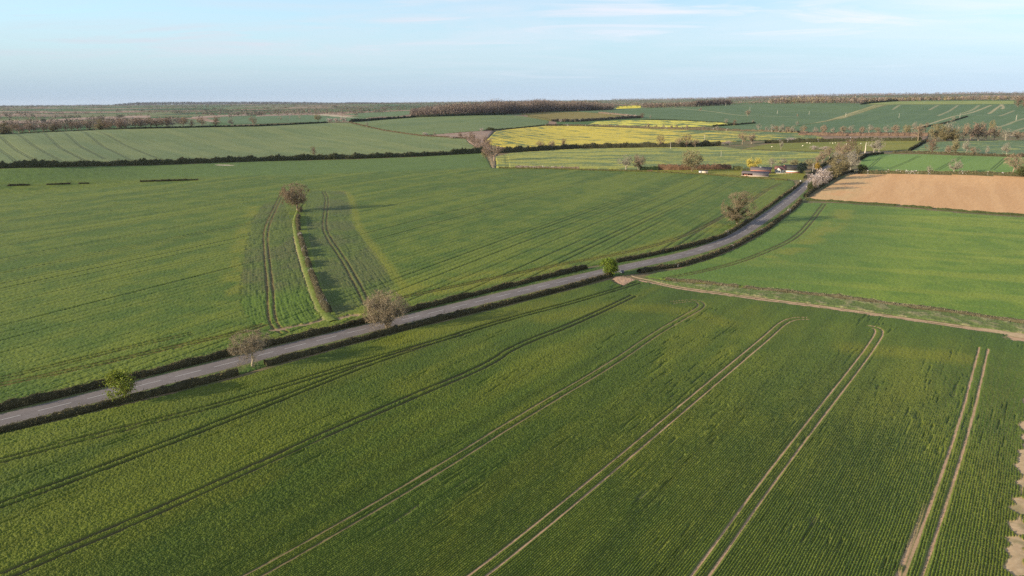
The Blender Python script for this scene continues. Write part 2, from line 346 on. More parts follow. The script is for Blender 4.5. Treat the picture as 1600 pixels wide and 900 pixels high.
def front_fn(x, y, d):
    s = x * NV[0] + y * NV[1]; u = x * TV[0] + y * TV[1]
    hl = np.minimum(dline(x, y, SIDE, 26)[0], 40)                     # headland along the track: rows run along it
    cell = d * d / (CAM_H * F_PX * .64) * .6
    rowf = (1 - sst(115, 230, d)) * sst(16, 22, hl)
    right = sst(-90, -15, s)                                              # drill rows open towards the right
    wob = 0.24 * (fbm(u / 5, s / 2, 9, 3) - .5)
    row = 0.5 + 0.5 * np.cos(2 * np.pi * (s + wob) / 0.37)
    clump = fbm(s / (.28 + .06 * right), u / (0.55 + 2.6 * right), 21, 3); grain = jit(len(x), 1)
    big = fbm(s / 18, u / 60, 31, 3); med = fbm(s / 4, u / 9, 33, 3)
    den = .65 + .7 * fbm(s / 2.2, u / 5, 67, 3)
    h = 0.20 + .20 * (1 - sst(-112, -80, s)) + 0.12 * (med - .5) + rowf * (0.10 + 0.09 * right) * (row - .5) + (0.20 - 0.04 * right) * den * (clump - .5) * (1 - sst(.2, .7, cell)) + (.14 - .05 * sst(150, 300, d)) * (grain - .5)
    gap = sst(.74, .82, vn(s / 0.42, u / 5, 41)) * sst(.5, .68, fbm(s / 7, u / 16, 43, 2)) * (.5 + .5 * vn(s, u / 3, 44))  # drill misses: short dark slots along the rows
    h -= 0.22 * gap
    col = mixc3(C(.046, .082, .019)[None], C(.068, .104, .022)[None], sst(.3, .7, med * .5 + big * .5))
    yl = np.zeros(len(x), np.float32)
    for P in YEL: yl = np.maximum(yl, (1 - sst(1.0, 7.5, dline(x, y, P, 10)[0])) * .9)
    yl = np.maximum(yl, sst(.55, .75, big) * .35)
    yl = np.maximum(yl, .45 * sst(.55, .75, fbm(s / 7 + 3, u / 25, 37, 2)) * (1 - sst(-70, 0, s)))
    col = mixc3(col, C(.125, .142, .022)[None], yl * (.30 + .25 * clump))
    # colder, thin crop along the road and the track
    cold = (1 - sst(6, 20, hl)) * .6 + .2 * sst(.55, .7, fbm(s / 12 + 9, u / 30, 39, 2))
    col = mixc3(col, C(.040, .080, .022)[None], np.clip(cold, 0, 1) * (1 - yl))
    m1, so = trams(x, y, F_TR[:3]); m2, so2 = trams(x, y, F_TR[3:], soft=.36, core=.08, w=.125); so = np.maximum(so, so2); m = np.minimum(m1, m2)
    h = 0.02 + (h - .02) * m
    col = mixc3(col, TRACK_SHADE[None] / GT[None], (1 - m1) * .85)  # shade of the standing crop painted into the first three track pairs
    m4, _s = trams(x, y, F_TR[3:5], soft=.15, w=.16); col = mixc3(col, TRACK_SHADE[None] / GT[None], (1 - m4) * .6)  # painted shade line flanking the pale soil of the next two pairs
    col *= (1 + .30 * (fbm(s / 2.6, u / 120, 69, 2) - .5) + .22 * (fbm(s / 1.1, u / 40, 70, 2) - .5))[:, None]
    soil = np.clip(so * (.75 + .5 * vn(u / 8, s / 8, 65)), 0, 1)
    # soil between the rows on the right hand side
    soil = np.maximum(soil, rowf * right * (1 - sst(.05, .32, row)) * .22)
    # bare edges by the tracks
    dt, at_ = dline(x, y, F_TRACK, 14)
    edge = .7 + 4.8 * sst(.60, .82, fbm(at_ / 11, at_ * 0 + 2, 51, 3)) * (1 - sst(84, 97, d)) + 1.6 * (vn(at_ / 1.6, at_ * 0, 53) - .5)
    b = 1 - sst(edge - .35, edge + .25, dt)
    dl = dline(x, y, offset(F_TR[6][0], 0.95), 5)[0]; dl2, al2 = dline(x, y, F_TR[6][0], 6)
    sl = dline(x, y, offset(F_TR[6][0], 1.55), 2)[0]
    ragged = (1 - sst(.15, .5, sl)) * sst(.45, .6, vn(al2 / 3, al2 * 0, 57)) * (1 - sst(95, 122, d))
    b = np.maximum(b, ragged)
    pc = at(1601, 528.5); b = np.maximum(b, 1 - sst(.8, 1.05, np.hypot((x - pc[0]) / 5.2, (y - pc[1]) / 3.2) + .5 * (fbm(x / 1.5, y / 1.5, 62, 2) - .5)))
    side_d = dline(x, y, SIDE, 5)[0]; b = np.maximum(b, 1 - sst(.9, 1.7, side_d + 1.2 * (vn(x / 1.5, y / 1.5, 61) - .5)))
    h = h * (1 - b) + 0.02 * b; soil = np.maximum(soil, b)
    col = col * GT * C(1.0, 1.03, .84) * (.90 + .10 * right)[:, None]
    sc = SOIL[None] * (0.85 + .3 * fbm(x / 1.2, y / 1.2, 63, 3))[:, None]
    col = mixc3(col, sc, soil) * (.85 + .3 * grain)[:, None]
    return h, col
FRONT = [(-330, 770), (-150, 720), (0, 682), (100, 657.5), (300, 609.5), (372, 592), (415, 579), (540, 543), (660, 512), (760, 488), (900, 452), (955, 437), (962, 443), (974, 447), (990, 439), (1000, 437.5), (1060, 450), (1125, 459), (1200, 469), (1300, 481.5), (1400, 496), (1500, 510.5), (1580, 521), (1640, 530), (1850, 566), (2150, 620), (2400, 1300), (-600, 1300)]
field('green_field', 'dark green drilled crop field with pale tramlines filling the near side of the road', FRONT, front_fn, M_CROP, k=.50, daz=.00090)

# ---- field across the road, split by the grassy bank
NB = np.array([math.sin(math.radians(61)), -math.cos(math.radians(61))]); TB = np.array([math.cos(math.radians(29)), math.sin(math.radians(29))])
BANK = TL([(522, 503), (508, 490), (496, 466), (485, 437), (474, 403), (464, 368), (460, 345), (467, 327), (474, 318)])
B_TR = [(TL([(441.5, 302), (422, 342), (414.5, 363), (416, 390), (420, 430), (422.5, 458), (424.5, 507), (445, 521)]), .14, .65),
        (TL([(506, 300), (511.5, 311), (508, 340), (506.5, 355), (513, 372), (535.5, 403.5), (556, 440), (572, 472)]), .0, .7),
        (TL([(1219, 287), (1195, 299), (1170, 317), (1138, 334.5), (1095, 358), (1050, 377), (975, 396.5), (880, 413), (800, 429), (700, 450.5), (625, 466.5)]), .0, 1.1),
        (TL([(-150, 632), (0, 602), (90, 584.5), (183, 563.5), (275, 542.5), (375, 521), (412, 508)]), .12, .9),
        (TL([(-100, 612), (0, 594), (183, 548), (300, 522)]), .05, .5)]
BL = TL([(413, 310), (392, 345), (384, 385), (380, 430), (384, 475), (398, 505)])      # left limit of the thin patch
BR = TL([(520, 298), (545, 300), (554, 325), (557, 350), (575, 376), (600, 408), (622, 440), (640, 455)])   # right one: pale strip
FRINGE = TL([(400, 322), (383, 350), (374, 390), (368, 430), (366, 470)])
THIN_L = path([(413, 318), (394, 345), (384, 385), (378, 430), (378, 480), (395, 508), (478, 508), (497, 495), (482, 455), (468, 400), (458, 350), (442, 312)], 2)
THIN_R = path([(486, 298), (540, 299), (549, 325), (552, 350), (570, 376), (596, 408), (618, 445), (590, 470), (528, 495), (510, 470), (497, 430), (484, 380), (476, 330)], 2)
M_YEL = [TL([(690, 458), (800, 433), (900, 411), (1000, 391), (1060, 371)], 1), TL([(1100, 362), (1140, 340), (1175, 308), (1200, 296)], 1), TL([(560, 490), (640, 452), (720, 432), (790, 420)], 1)]
def bank_fn(x, y, d):
    s = x * NB[0] + y * NB[1]; u = x * TB[0] + y * TB[1]
    bend = 9 * fbm(u / 160, s / 300, 71, 2)
    sb = s + bend
    grain = jit(len(x), 2); clump = fbm(x / .8, y / .8, 73, 3); med = fbm(x / 7, y / 7, 75, 3)
    big = fbm(sb / 9, u / 90, 77, 3); cell = d * d / (CAM_H * F_PX * .64) * .6
    far = sst(330, 560, d)
    nearc = 1 - sst(.25, .8, cell)
    h = 0.32 + .08 * (med - .5) + .30 * (clump - .5) * nearc + (.17 - .11 * sst(220, 520, d)) * (grain - .5)
    col = mixc3(C(.050, .092, .021)[None], C(.082, .120, .026)[None], sst(.3, .7, .6 * med + .4 * big))
    col = mixc3(col, C(.092, .130, .026)[None], sst(.5, .72, big) * .6)
    # drill line pairs across the field
    k = np.floor(sb / 3.6); r = sb / 3.6 - k; hv = _h(k, k * 0, 79)
    wline = np.minimum((.24 + .40 * cell) / 3.6, .42); lfade = 1 - .6 * sst(260, 520, d)
    ln = (1 - sst(wline * .6, wline, np.abs(r - .5))) * (.40 + .60 * sst(.45, .8, hv)) * (.45 + .55 * sst(.35, .6, vn(u / 70, k * 3.1, 81))) * lfade
    h -= .22 * ln; col *= (1 - .60 * ln)[:, None]
    # thin grey green crop either side of the bank
    jx = x + 3 * (fbm(x / 3, y / 3, 85, 3) - .5); jy = y + 4 * (fbm(x / 3, y / 3, 87, 3) - .5)
    tl = inside(jx, jy, THIN_L).astype(np.float32); tr = inside(x + .8 * (clump - .5), y, THIN_R).astype(np.float32)
    db, ab = dline(x, y, BANK, 40)
    rows = .5 + .5 * np.cos(2 * np.pi * (db + .25 * fbm(ab / 5, db / 2, 89, 2)) / 1.0)
    slot = sst(.55, .72, vn(db / .9, ab / 7, 91))
    th = np.maximum(tl, tr); pat = sst(.35, .62, fbm(x / 14, y / 22, 93, 3))
    h -= th * (.07 * (1 - rows) + .10 * slot); 
    col = mixc3(col, C(.050, .076, .034)[None], th * (.5 + .4 * pat))
    thin_soil = th * pat * (.14 + .22 * (1 - rows)) * sst(.3, .55, clump) * np.where(tl > 0, 1, .7)
    lush = tl * (1 - sst(60, 95, np.hypot(x - at(455, 500)[0], y - at(455, 500)[1]) * 2.2)) 
    col = mixc3(col, C(.058, .112, .018)[None], lush * .8)
    col = mixc3(col, C(.115, .098, .072)[None], np.clip(thin_soil, 0, 1) * (1 - lush * .8))
    fr = np.maximum((1 - sst(1.0, 6.0, dline(x, y, FRINGE, 8)[0])) * .40 * sst(.3, .65, fbm(x / 5, y / 8, 96, 3)), (1 - sst(.2, 3.4, dline(x, y, BR, 6)[0])) * .38)
    for P in M_YEL: fr = np.maximum(fr, (1 - sst(1.0, 6.5, dline(x, y, P, 9)[0])) * .45 * sst(.3, .6, fbm(x / 9, y / 9, 95, 2)))
    col = mixc3(col, C(.15, .158, .03)[None], fr * (1 - .5 * tl))
    # far part is younger and bluer
    blue = sst(-6, 26, y - np.interp(x, FARLINE[:, 0], FARLINE[:, 1]) + 14 * (fbm(x / 40, y / 40, 97, 2) - .5))
    col = mixc3(col, C(.058, .105, .036)[None] * (.9 + .25 * med)[:, None], blue * .85)
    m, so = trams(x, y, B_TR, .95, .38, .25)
    col = mixc3(col, TRACK_SHADE[None], (1 - m) * .85)
    h = .02 + (h - .02) * m
    col = mixc3(col, SOIL[None] * .75, so)
    col = col * GT * C(.98, 1.03, .95)
    # bare strips at the foot of the bank
    for P, w in BARE: 
        D = dline(x, y, P, 6)[0]; b = (1 - sst(w * .5, w, D + 1.2 * (clump - .5))); h = h * (1 - b); col = mixc3(col, C(.27, .175, .11)[None], b * .85)
    pd = np.hypot((x - PALE[0]) / 11, (y - PALE[1]) / 5) + .5 * (clump - .5); b = 1 - sst(.7, 1.0, pd); h *= 1 - b; col = mixc3(col, C(.42, .34, .24)[None], b)
    return h, col * (.85 + .3 * grain)[:, None]
FARLINE = path([(-300, 306), (0, 291), (140, 286), (310, 279), (500, 274), (700, 266), (820, 262.5), (1000, 262.5), (1250, 266)], 1)
BARE = [(TL([(425, 517), (470, 509.5), (498, 503), (508, 497)], 1), 1.2), (TL([(520, 501.5), (545, 494), (556, 493)], 1), 1.5), (TL([(497, 487), (484, 455), (470, 415), (459, 370)], 1), .5)]
PALE = at(350, 258.2)
BANKF = [(-400, 737), (-150, 676), (0, 641), (100, 616.5), (300, 567.5), (400, 543), (540, 509.5), (650, 482), (760, 454.5), (840, 435.5), (916, 417.5), (962, 409), (1000, 401.5), (1060, 388.5), (1100, 379), (1130, 369), (1150, 357.5), (1180, 337), (1200, 322), (1220, 307), (1243, 289), (1240, 282.5), (1150, 276.5), (1100, 272.5), (1000, 268), (920, 266), (860, 264), (790, 263.3), (768, 262.5), (757, 239.3), (650, 245.3), (550, 249), (400, 252.5), (250, 258), (100, 261.3), (0, 263.3), (-150, 267), (-420, 275)]
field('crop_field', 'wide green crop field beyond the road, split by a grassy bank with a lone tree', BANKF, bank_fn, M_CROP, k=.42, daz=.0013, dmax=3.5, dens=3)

# ---- field right of the bend
R_TR = [(TL([(1288, 319), (1270, 343), (1245, 372), (1200, 393), (1150, 412), (1100, 424), (1040, 436)]), .1, .8)]
RY = [TL([(1320, 330), (1305, 352), (1240, 392), (1190, 412)], 1)]
RD = at(1600, 412) - at(1200, 386); RD /= np.linalg.norm(RD)
def right_fn(x, y, d):
    u = x * RD[0] + y * RD[1]; s = -x * RD[1] + y * RD[0]
    grain = jit(len(x), 3); clump = fbm(x / .9, y / .9, 101, 3); med = fbm(x / 8, y / 8, 103, 3); big = fbm(s / 10, u / 110, 105, 3); cell = d * d / (CAM_H * F_PX * .64) * .6
    h = .28 + .22 * (clump - .5) * (1 - sst(.25, .8, cell)) + (.14 - .07 * sst(220, 520, d)) * (grain - .5)
    col = mixc3(C(.058, .112, .022)[None], C(.080, .134, .027)[None], sst(.3, .7, med))
    col = mixc3(col, C(.115, .160, .034)[None], sst(.5, .70, big) * .6); col = col * 1.26
    fr = np.zeros(len(x), np.float32)
    for P in RY: fr = np.maximum(fr, (1 - sst(1, 9, dline(x, y, P, 10)[0])) * sst(.35, .65, fbm(x / 10, y / 10, 107, 2)))
    fr = np.maximum(fr, (1 - sst(0.8, 3.2, dline(x, y, RTOP, 6)[0])) * .8)
    left = 1 - sst(30, 70, dline(x, y, RTOP2, 80)[0])
    col = mixc3(col, C(.046, .10, .03)[None], left * .55)
    col = mixc3(col, C(.15, .165, .035)[None], fr * .45)
    m, so = trams(x, y, R_TR, .95, .38, .25); col = mixc3(col, TRACK_SHADE[None], (1 - m) * .85); h = .02 + (h - .02) * m
    return h, col * GT * (.87 + .26 * grain)[:, None]
RF = [(1006, 433), (1030, 425.5), (1060, 420.5), (1110, 405.5), (1150, 389), (1172, 377), (1200, 361), (1222, 344), (1240, 330), (1254, 317), (1300, 317), (1400, 323.5), (1525, 335), (1600, 339.5), (1850, 356), (1850, 545), (1600, 505), (1500, 490), (1400, 477), (1300, 464), (1200, 453.5), (1100, 443.5), (1040, 438)]
RTOP = TL(RF[-9:], 1); RTOP2 = TL([(1006, 433), (1060, 421), (1150, 390), (1200, 362), (1254, 318)], 1)
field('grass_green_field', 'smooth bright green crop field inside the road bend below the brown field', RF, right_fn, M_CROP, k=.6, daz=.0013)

# ---- ploughed field
BD = at(1360, 275) - at(1310, 330); BD /= np.linalg.norm(BD)
def brown_fn(x, y, d):
    u = x * BD[0] + y * BD[1]; s = -x * BD[1] + y * BD[0]
    grain = jit(len(x), 4); st = fbm(s / 6, u / 80, 111, 3); cl = fbm(x / 2, y / 2, 113, 3)
    h = .06 + .05 * (grain - .5) + .08 * (cl - .5)
    col = mixc3(C(.47, .272, .130)[None], C(.51, .305, .150)[None], sst(.3, .7, st))
    e = sst(-6, 10, s - (np.dot(at(1350, 300), [-BD[1], BD[0]])) )
    col = mixc3(col, C(.43, .31, .155)[None], e * .55 * sst(.25, .6, fbm(x / 12, y / 12, 115, 2)))
    return h, col * (.93 + .14 * grain)[:, None]
BF = [(1264, 311), (1275, 302.5), (1290, 294), (1304, 285.5), (1320, 277), (1336, 272), (1400, 272), (1500, 273.5), (1600, 276), (1850, 283), (1850, 349), (1600, 334.5), (1525, 330), (1400, 319), (1300, 313.5)]
field('ploughed_field', 'bare orange brown tilled field beside the leafy part of the road', BF, brown_fn, M_SOIL, k=.7, daz=.0014)

# ---- middle distance and hills
def simple(seed, a, b, dirpx=None, ws=14, wu=120, hh=.3, tr=None, extra=None, gr=.24, trw=1.0, mat_green=True):
    if dirpx: v = at(*dirpx[1]) - at(*dirpx[0]); v = v / np.linalg.norm(v)
    else: v = np.array([1.0, 0])
    def fn(x, y, d):
        u = x * v[0] + y * v[1]; s = -x * v[1] + y * v[0]; g = jit(len(x), seed); st = fbm(s / ws, u / wu, seed + 200, 3); md = fbm(x / 35, y / 35, seed + 230, 3)
        h = hh + .10 * (g - .5) * hh * 2 + .25 * (st - .5); col = mixc3(np.array(a, np.float32)[None], np.array(b, np.float32)[None], sst(.3, .7, .6 * st + .4 * md))
        if mat_green and b[1] > b[0]: col = col * GF
        if tr:
            m, so = trams(x, y, tr, 1.1, .40 * trw, .3); h = .05 + (h - .05) * m; col *= (.5 + .5 * m)[:, None]
        if extra: h, col = extra(x, y, d, u, s, h, col)
        return h, col * (1 - gr / 2 + gr * g)[:, None]
    return fn
K2 = dict(k=.6, daz=.0013, dmax=5.0, dens=6)
lh_tr = [(TL([(a, b), (c, e), (f, g2)], 1), 0, 1.0) for a, b, c, e, f, g2 in [(-60, 206, 10, 240, 30, 258), (0, 213, 18, 229.5, 60, 254), (28, 210, 50, 226, 100, 254), (60, 207, 85, 226, 135, 252), (88, 206, 120, 226, 165, 249), (116, 205.5, 155, 226, 205, 250), (145, 204.5, 195, 226, 245, 247)]]
def lh_extra(x, y, d, u, s, h, col):
    k = np.floor(s / 24.0); r = np.abs(s / 24.0 - k - .5) * 24; ln = (1 - sst(.9, 1.6, np.abs(r - 1.2))) * .12
    return h - .2 * ln, col * (1 - ln * .6)[:, None]
LHF = [(-420, 274), (-150, 265.5), (0, 261.8), (100, 259.6), (250, 255.8), (400, 250.5), (550, 247), (650, 243.4), (752, 237.8), (744, 230), (732, 223), (728, 217), (706, 215.3), (655, 212.3), (600, 204.3), (545, 191.8), (510, 192.2), (400, 197.6), (320, 199), (200, 201.8), (130, 204), (50, 207.5), (0, 210), (-150, 216), (-420, 226)]
field('hillside_field', 'pale green field sloping up to bare trees with tramlines curving over it', LHF, simple(11, C(.072, .128, .062), C(.095, .150, .070), ((60, 254), (0, 213)), 16, 160, .3, lh_tr, lh_extra), M_CROP, k=.5, daz=.0010, dmax=4, dens=6)
CF = [(546, 190.5), (600, 187), (650, 183.5), (700, 181.6), (740, 180.4), (790, 179.4), (815, 181), (830, 184), (858, 188.5), (856, 194), (850, 195.4), (800, 200.5), (775, 202), (750, 204.5), (720, 206.5), (690, 209), (662, 211), (640, 208.5), (604, 203.6)]
field('upland_field', 'smooth green field curving up below the brown wood', CF, simple(12, C(.062, .118, .056), C(.080, .136, .060), ((640, 205), (800, 190)), 30, 120, .3), M_CROP, **K2)

def rape(th, y1=C(.52, .40, .05), green=C(.085, .125, .045)):
    def ex(x, y, d, u, s, h, col):
        g2 = jit(len(x), 78); n = .55 * fbm(s / 7, u / 70, 301, 3) + .45 * fbm(x / 16, y / 16, 303, 3); t = th(x, y)
        m = sst(t - .04, t + .16, n + .10 * (g2 - .5)); g = jit(len(x), 77)
        c = mixc3(green[None] * (.8 + .4 * g)[:, None], y1[None], m * (.75 + .25 * g)); return h + .25 * m, c
    return ex
def rape1_th(x, y):
    px = np.degrees(np.arctan2(x, y)); return np.interp(px, [-4, 0, 8, 11.5, 15, 20, 26], [.46, .34, .30, .37, .47, .54, .60])
R1F = [(758, 221), (775, 205), (800, 202), (851, 197), (900, 197), (980, 200), (1050, 202.8), (1130, 204.5), (1200, 206.3), (1262, 208.5), (1290, 216), (1250, 217), (1200, 219), (1150, 221), (1100, 223.5), (1000, 226.5), (950, 228), (850, 229), (800, 231), (770, 228)]
field('rapeseed_field', 'large bright yellow rapeseed field behind the dark tall hedge', R1F, simple(13, C(.085, .125, .045), C(.085, .125, .045), ((820, 203), (1000, 221)), 10, 90, .6, None, rape(rape1_th)), M_CROP, **K2)
R2F = [(918, 194.6), (932, 190), (1000, 187.8), (1060, 188.6), (1130, 192), (1150, 195.5), (1116, 197.3), (1075, 198.8), (1000, 198), (950, 196.3)]
field('rapeseed_field', 'narrow paler yellow rapeseed field above the large one', R2F, simple(14, C(.1, .13, .05), C(.1, .13, .05), ((950, 192), (1100, 194)), 10, 90, .6, None, rape(lambda x, y: .42, C(.62, .53, .07))), M_CROP, **K2)
R3F = [(963, 170), (965, 166.5), (1001, 164.4), (1002, 168.5)]
field('rapeseed_field', 'tiny bright yellow rapeseed field on the skyline beside the wood', R3F, simple(15, C(.5, .42, .03), C(.55, .46, .03), None, 20, 60, .6), M_CROP, k=.6, daz=.0013, dmax=6, dens=2)
OF = [(812, 178.5), (830, 175.5), (900, 174.8), (940, 177), (975, 182), (960, 185), (920, 188.5), (900, 190.5), (870, 188), (835, 182.5)]
field('pasture', 'dull olive grass field in front of the wood', OF, simple(16, C(.10, .115, .05), C(.125, .135, .06), None, 20, 60, .15), M_GRASS, **K2)
def mid_th(x, y):
    px = np.degrees(np.arctan2(x, y)); return np.interp(px, [-2, 0, 3, 10, 18, 26], [.38, .42, .42, .46, .49, .53])
MF = [(776, 262.6), (774, 245), (800, 239), (850, 235.8), (900, 233), (1000, 231), (1060, 230.8), (1125, 228.5), (1160, 234), (1240, 236.8), (1306, 239), (1292, 250), (1262, 257), (1210, 261), (1150, 263), (1060, 265), (960, 264.5), (900, 263.5)]
mid_tr = [(TL([(793, 262), (792, 250), (790, 243)], 1), .1, 1.2)]
field('flowering_field', 'green field with thin yellow flowering bands behind the farm', MF, simple(17, C(.08, .13, .045), C(.08, .13, .045), ((850, 250), (1150, 247)), 8, 110, .5, mid_tr, rape(mid_th, C(.29, .275, .05), C(.118, .15, .05))), M_CROP, **K2)
PF = [(1163, 232.5), (1200, 225), (1260, 222.5), (1330, 221), (1400, 220), (1440, 220), (1420, 234), (1380, 235.5), (1340, 236.5), (1306, 238), (1240, 235.8)]
field('pasture', 'grazed green pasture with sheep beyond the farm', PF, simple(18, C(.085, .125, .038), C(.11, .145, .045), None, 30, 60, .12), M_GRASS, **K2)
PD = [(900, 264.8), (960, 265), (1060, 265.5), (1150, 264), (1210, 262), (1250, 263), (1262, 272), (1254, 281), (1180, 277), (1110, 272.5), (1000, 267.6), (950, 266.2)]
field('paddock', 'mown green farm paddock round the barns', PD, simple(19, C(.095, .135, .034), C(.125, .158, .04), None, 12, 40, .1), M_GRASS, **K2)
def dg_extra(x, y, d, u, s, h, col):
    D = dline(x, y, TAN1, 40)[0]; t = (1 - sst(2.0, 5.0, D + 5 * (fbm(x / 14, y / 14, 311, 3) - .5)))
    col = mixc3(col, C(.30, .27, .14)[None], t * .75); return h, col
TAN1 = TL([(1030, 168.2), (1070, 170.5), (1110, 174), (1150, 180), (1185, 181.5), (1245, 182.5)], 1)
DG1 = [(900, 174), (925, 172.5), (1000, 169.5), (1100, 166), (1200, 162.5), (1300, 160.8), (1344, 161.5), (1365, 164.5), (1330, 176), (1290, 189), (1240, 197), (1225, 198.5), (1255, 206), (1205, 205), (1140, 202), (1120, 198), (1155, 195.5), (1150, 192.5), (1060, 187.4), (1004, 186), (990, 181), (960, 178.5), (930, 175.5)]
field('winter_wheat_field', 'dark blue green field climbing left of the tan grass strip with poles', DG1, simple(20, C(.042, .092, .047), C(.053, .108, .054), ((1000, 176), (1200, 186)), 25, 150, .25, None, dg_extra), M_CROP, **K2)
T2F = [(1228, 198.5), (1245, 196.5), (1290, 188.5), (1330, 175.8), (1365, 164.2), (1385, 164), (1370, 168), (1345, 176), (1320, 184), (1280, 191.5)]
field('grass_strip', 'tan rough grass strip running up the dark green hill', T2F, simple(21, C(.16, .165, .07), C(.30, .26, .13), ((1245, 196), (1340, 172)), 5, 200, .2), M_GRASS, **K2)
DTAN = [TL(q, 1) for q in [[(1395, 205), (1425, 202), (1480, 184), (1512, 178), (1530, 172), (1549, 164.5)], [(1466, 181), (1483, 174), (1497, 164.5)], [(1502, 177.5), (1520, 172), (1530, 164.5)], [(1545, 178), (1556, 170), (1566, 163.5)], [(1562, 181.5), (1575, 177), (1584, 173)], [(1560, 199), (1590, 188), (1620, 180)], [(1580, 206.5), (1600, 200), (1630, 192)], [(1564, 163.5), (1568, 167), (1566, 170.5)], [(1452, 172), (1466, 164.5)], [(1395, 171.5), (1405, 164.5)]]]
def dg2_extra(x, y, d, u, s, h, col):
    for i, P in enumerate(DTAN):
        D = dline(x, y, P, 14)[0]; t = (1 - sst(1.5, 4.2, D + 2.5 * (fbm(x / 9, y / 9, 321 + i, 3) - .5))); col = mixc3(col, C(.36, .29, .16)[None], t * (.75 if i in (0, 3, 7) else .5))
    return h, col
DG2 = [(1229, 199.5), (1280, 192.3), (1320, 184.8), (1345, 176.8), (1372, 168), (1388, 164.3), (1400, 163.6), (1585, 163.2), (1600, 166), (1850, 160), (1850, 214), (1600, 207), (1420, 207), (1300, 207), (1258, 206.5)]
field('winter_wheat_field', 'darkest blue green hillside field with bare tan streaks on the right', DG2, simple(22, C(.039, .089, .045), C(.049, .104, .051), ((1420, 203), (1549, 164)), 14, 300, .25, None, dg2_extra), M_CROP, **K2)
LG = [(1347, 162.7), (1372, 160.4), (1400, 158.3), (1500, 157.6), (1585, 157.6), (1585, 162.6), (1400, 163), (1385, 163.4)]
field('hilltop_field', 'light green strip of field along the hilltop', LG, simple(23, C(.10, .165, .06), C(.12, .185, .065), None, 30, 90, .2), M_CROP, **K2)
BGT = [(TL(q, 1), 0, .8) for q in [[(1357, 264), (1369, 253), (1378, 245), (1392, 241.5)], [(1388, 265), (1414, 255), (1438, 244)], [(1464, 266.5), (1484, 255.5), (1503, 245.5)], [(1551, 265.5), (1561, 257), (1571, 248.5)], [(1620, 270), (1636, 259), (1650, 250)]]]
BG = [(1340, 262), (1345, 251), (1357, 243.5), (1380, 241), (1440, 241), (1500, 243.3), (1600, 246), (1850, 252), (1850, 274), (1600, 269.5), (1500, 267.8), (1400, 267), (1356, 266.5)]
field('vivid_field', 'vivid mid green field with four tramline pairs above the brown field', BG, simple(24, C(.062, .145, .040), C(.078, .165, .048), ((1388, 265), (1438, 244)), 12, 120, .3, BGT), M_CROP, k=.3, daz=.0007, dmax=2.5, dens=6)
def yg_th(x, y): return .53
YG = [(1440, 237.5), (1424, 235.5), (1449, 222), (1500, 220.5), (1600, 219), (1850, 218), (1850, 248), (1600, 242.8), (1540, 241)]
field('flowering_field', 'patchy pale green and yellow field below the tall tree belt', YG, simple(25, C(.1, .14, .05), C(.1, .14, .05), ((1450, 230), (1600, 231)), 9, 120, .4, None, rape(yg_th, C(.26, .27, .07), C(.09, .135, .055))), M_CROP, **K2)
SCF = [(1290, 217.5), (1262, 208.5), (1330, 207.6), (1400, 207.4), (1450, 207.5), (1448, 219.5), (1400, 219.6), (1330, 220.6)]
field('scrub_ground', 'brown scrub and bramble ground under the hill', SCF, simple(26, C(.16, .11, .075), C(.22, .15, .10), None, 10, 20, .6), M_GRASS, **K2)
SC2 = [(664, 211.6), (700, 208.6), (756, 204.5), (772, 203.5), (757, 221), (768, 229), (760, 238.5), (746, 231), (733, 223), (728, 216.5), (706, 214.8)]
field('scrub_ground', 'pinkish brown scrub wedge left of the yellow field', SC2, simple(27, C(.22, .15, .115), C(.28, .20, .15), None, 10, 20, .6), M_GRASS, **K2)
SPF = [(769, 262.6), (762, 240), (776, 240.5), (774, 262.6)]
field('bank', 'rough grass bank under the large pink twigged tree', SPF, simple(28, C(.17, .13, .08), C(.20, .155, .09), None, 5, 20, .5), M_GRASS, **K2)

# ---- far plain: patchwork of small fields to the horizon
def cellgrid(x, y):
    wx = x + 160 * (fbm(x / 900, y / 900, 401, 2) - .5) * 2; wy = y + 200 * (fbm(x / 900, y / 900, 403, 2) - .5) * 2
    a = .35; p = wx * math.cos(a) + wy * math.sin(a); q = -wx * math.sin(a) + wy * math.cos(a); q = q / 330.0; j = np.floor(q); p = p / 420.0 + _h(j, j * 0, 407); i = np.floor(p)
    return i, j, np.minimum(np.minimum(p - i, i + 1 - p) * 420, np.minimum(q - j, j + 1 - q) * 330)
PAL = np.array([[.085, .13, .055], [.06, .105, .045], [.24, .165, .12], [.075, .12, .05], [.11, .15, .065], [.27, .19, .14], [.05, .095, .05], [.14, .15, .075], [.09, .13, .06], [.20, .15, .11]], np.float32)
def far_fn(x, y, d):
    i, j, e = cellgrid(x, y); k = (_h(i, j, 411) * 9.99).astype(int); c = PAL[k] * (.85 + .3 * fbm(x / 60, y / 60, 413, 2))[:, None]
    return np.full(len(x), -.15), c
th = np.radians(np.linspace(-46, 46, 60))
FP = np.concatenate([np.stack([13800 * np.sin(th), 13800 * np.cos(th)], 1), np.stack([1500 * np.sin(th[::-1]), 1500 * np.cos(th[::-1])], 1)])
field('farmland', 'hazy patchwork of small fields reaching to the horizon', FP, far_fn, M_FAR, k=1.0, daz=.0016, dmin=8, dmax=30, world=True)
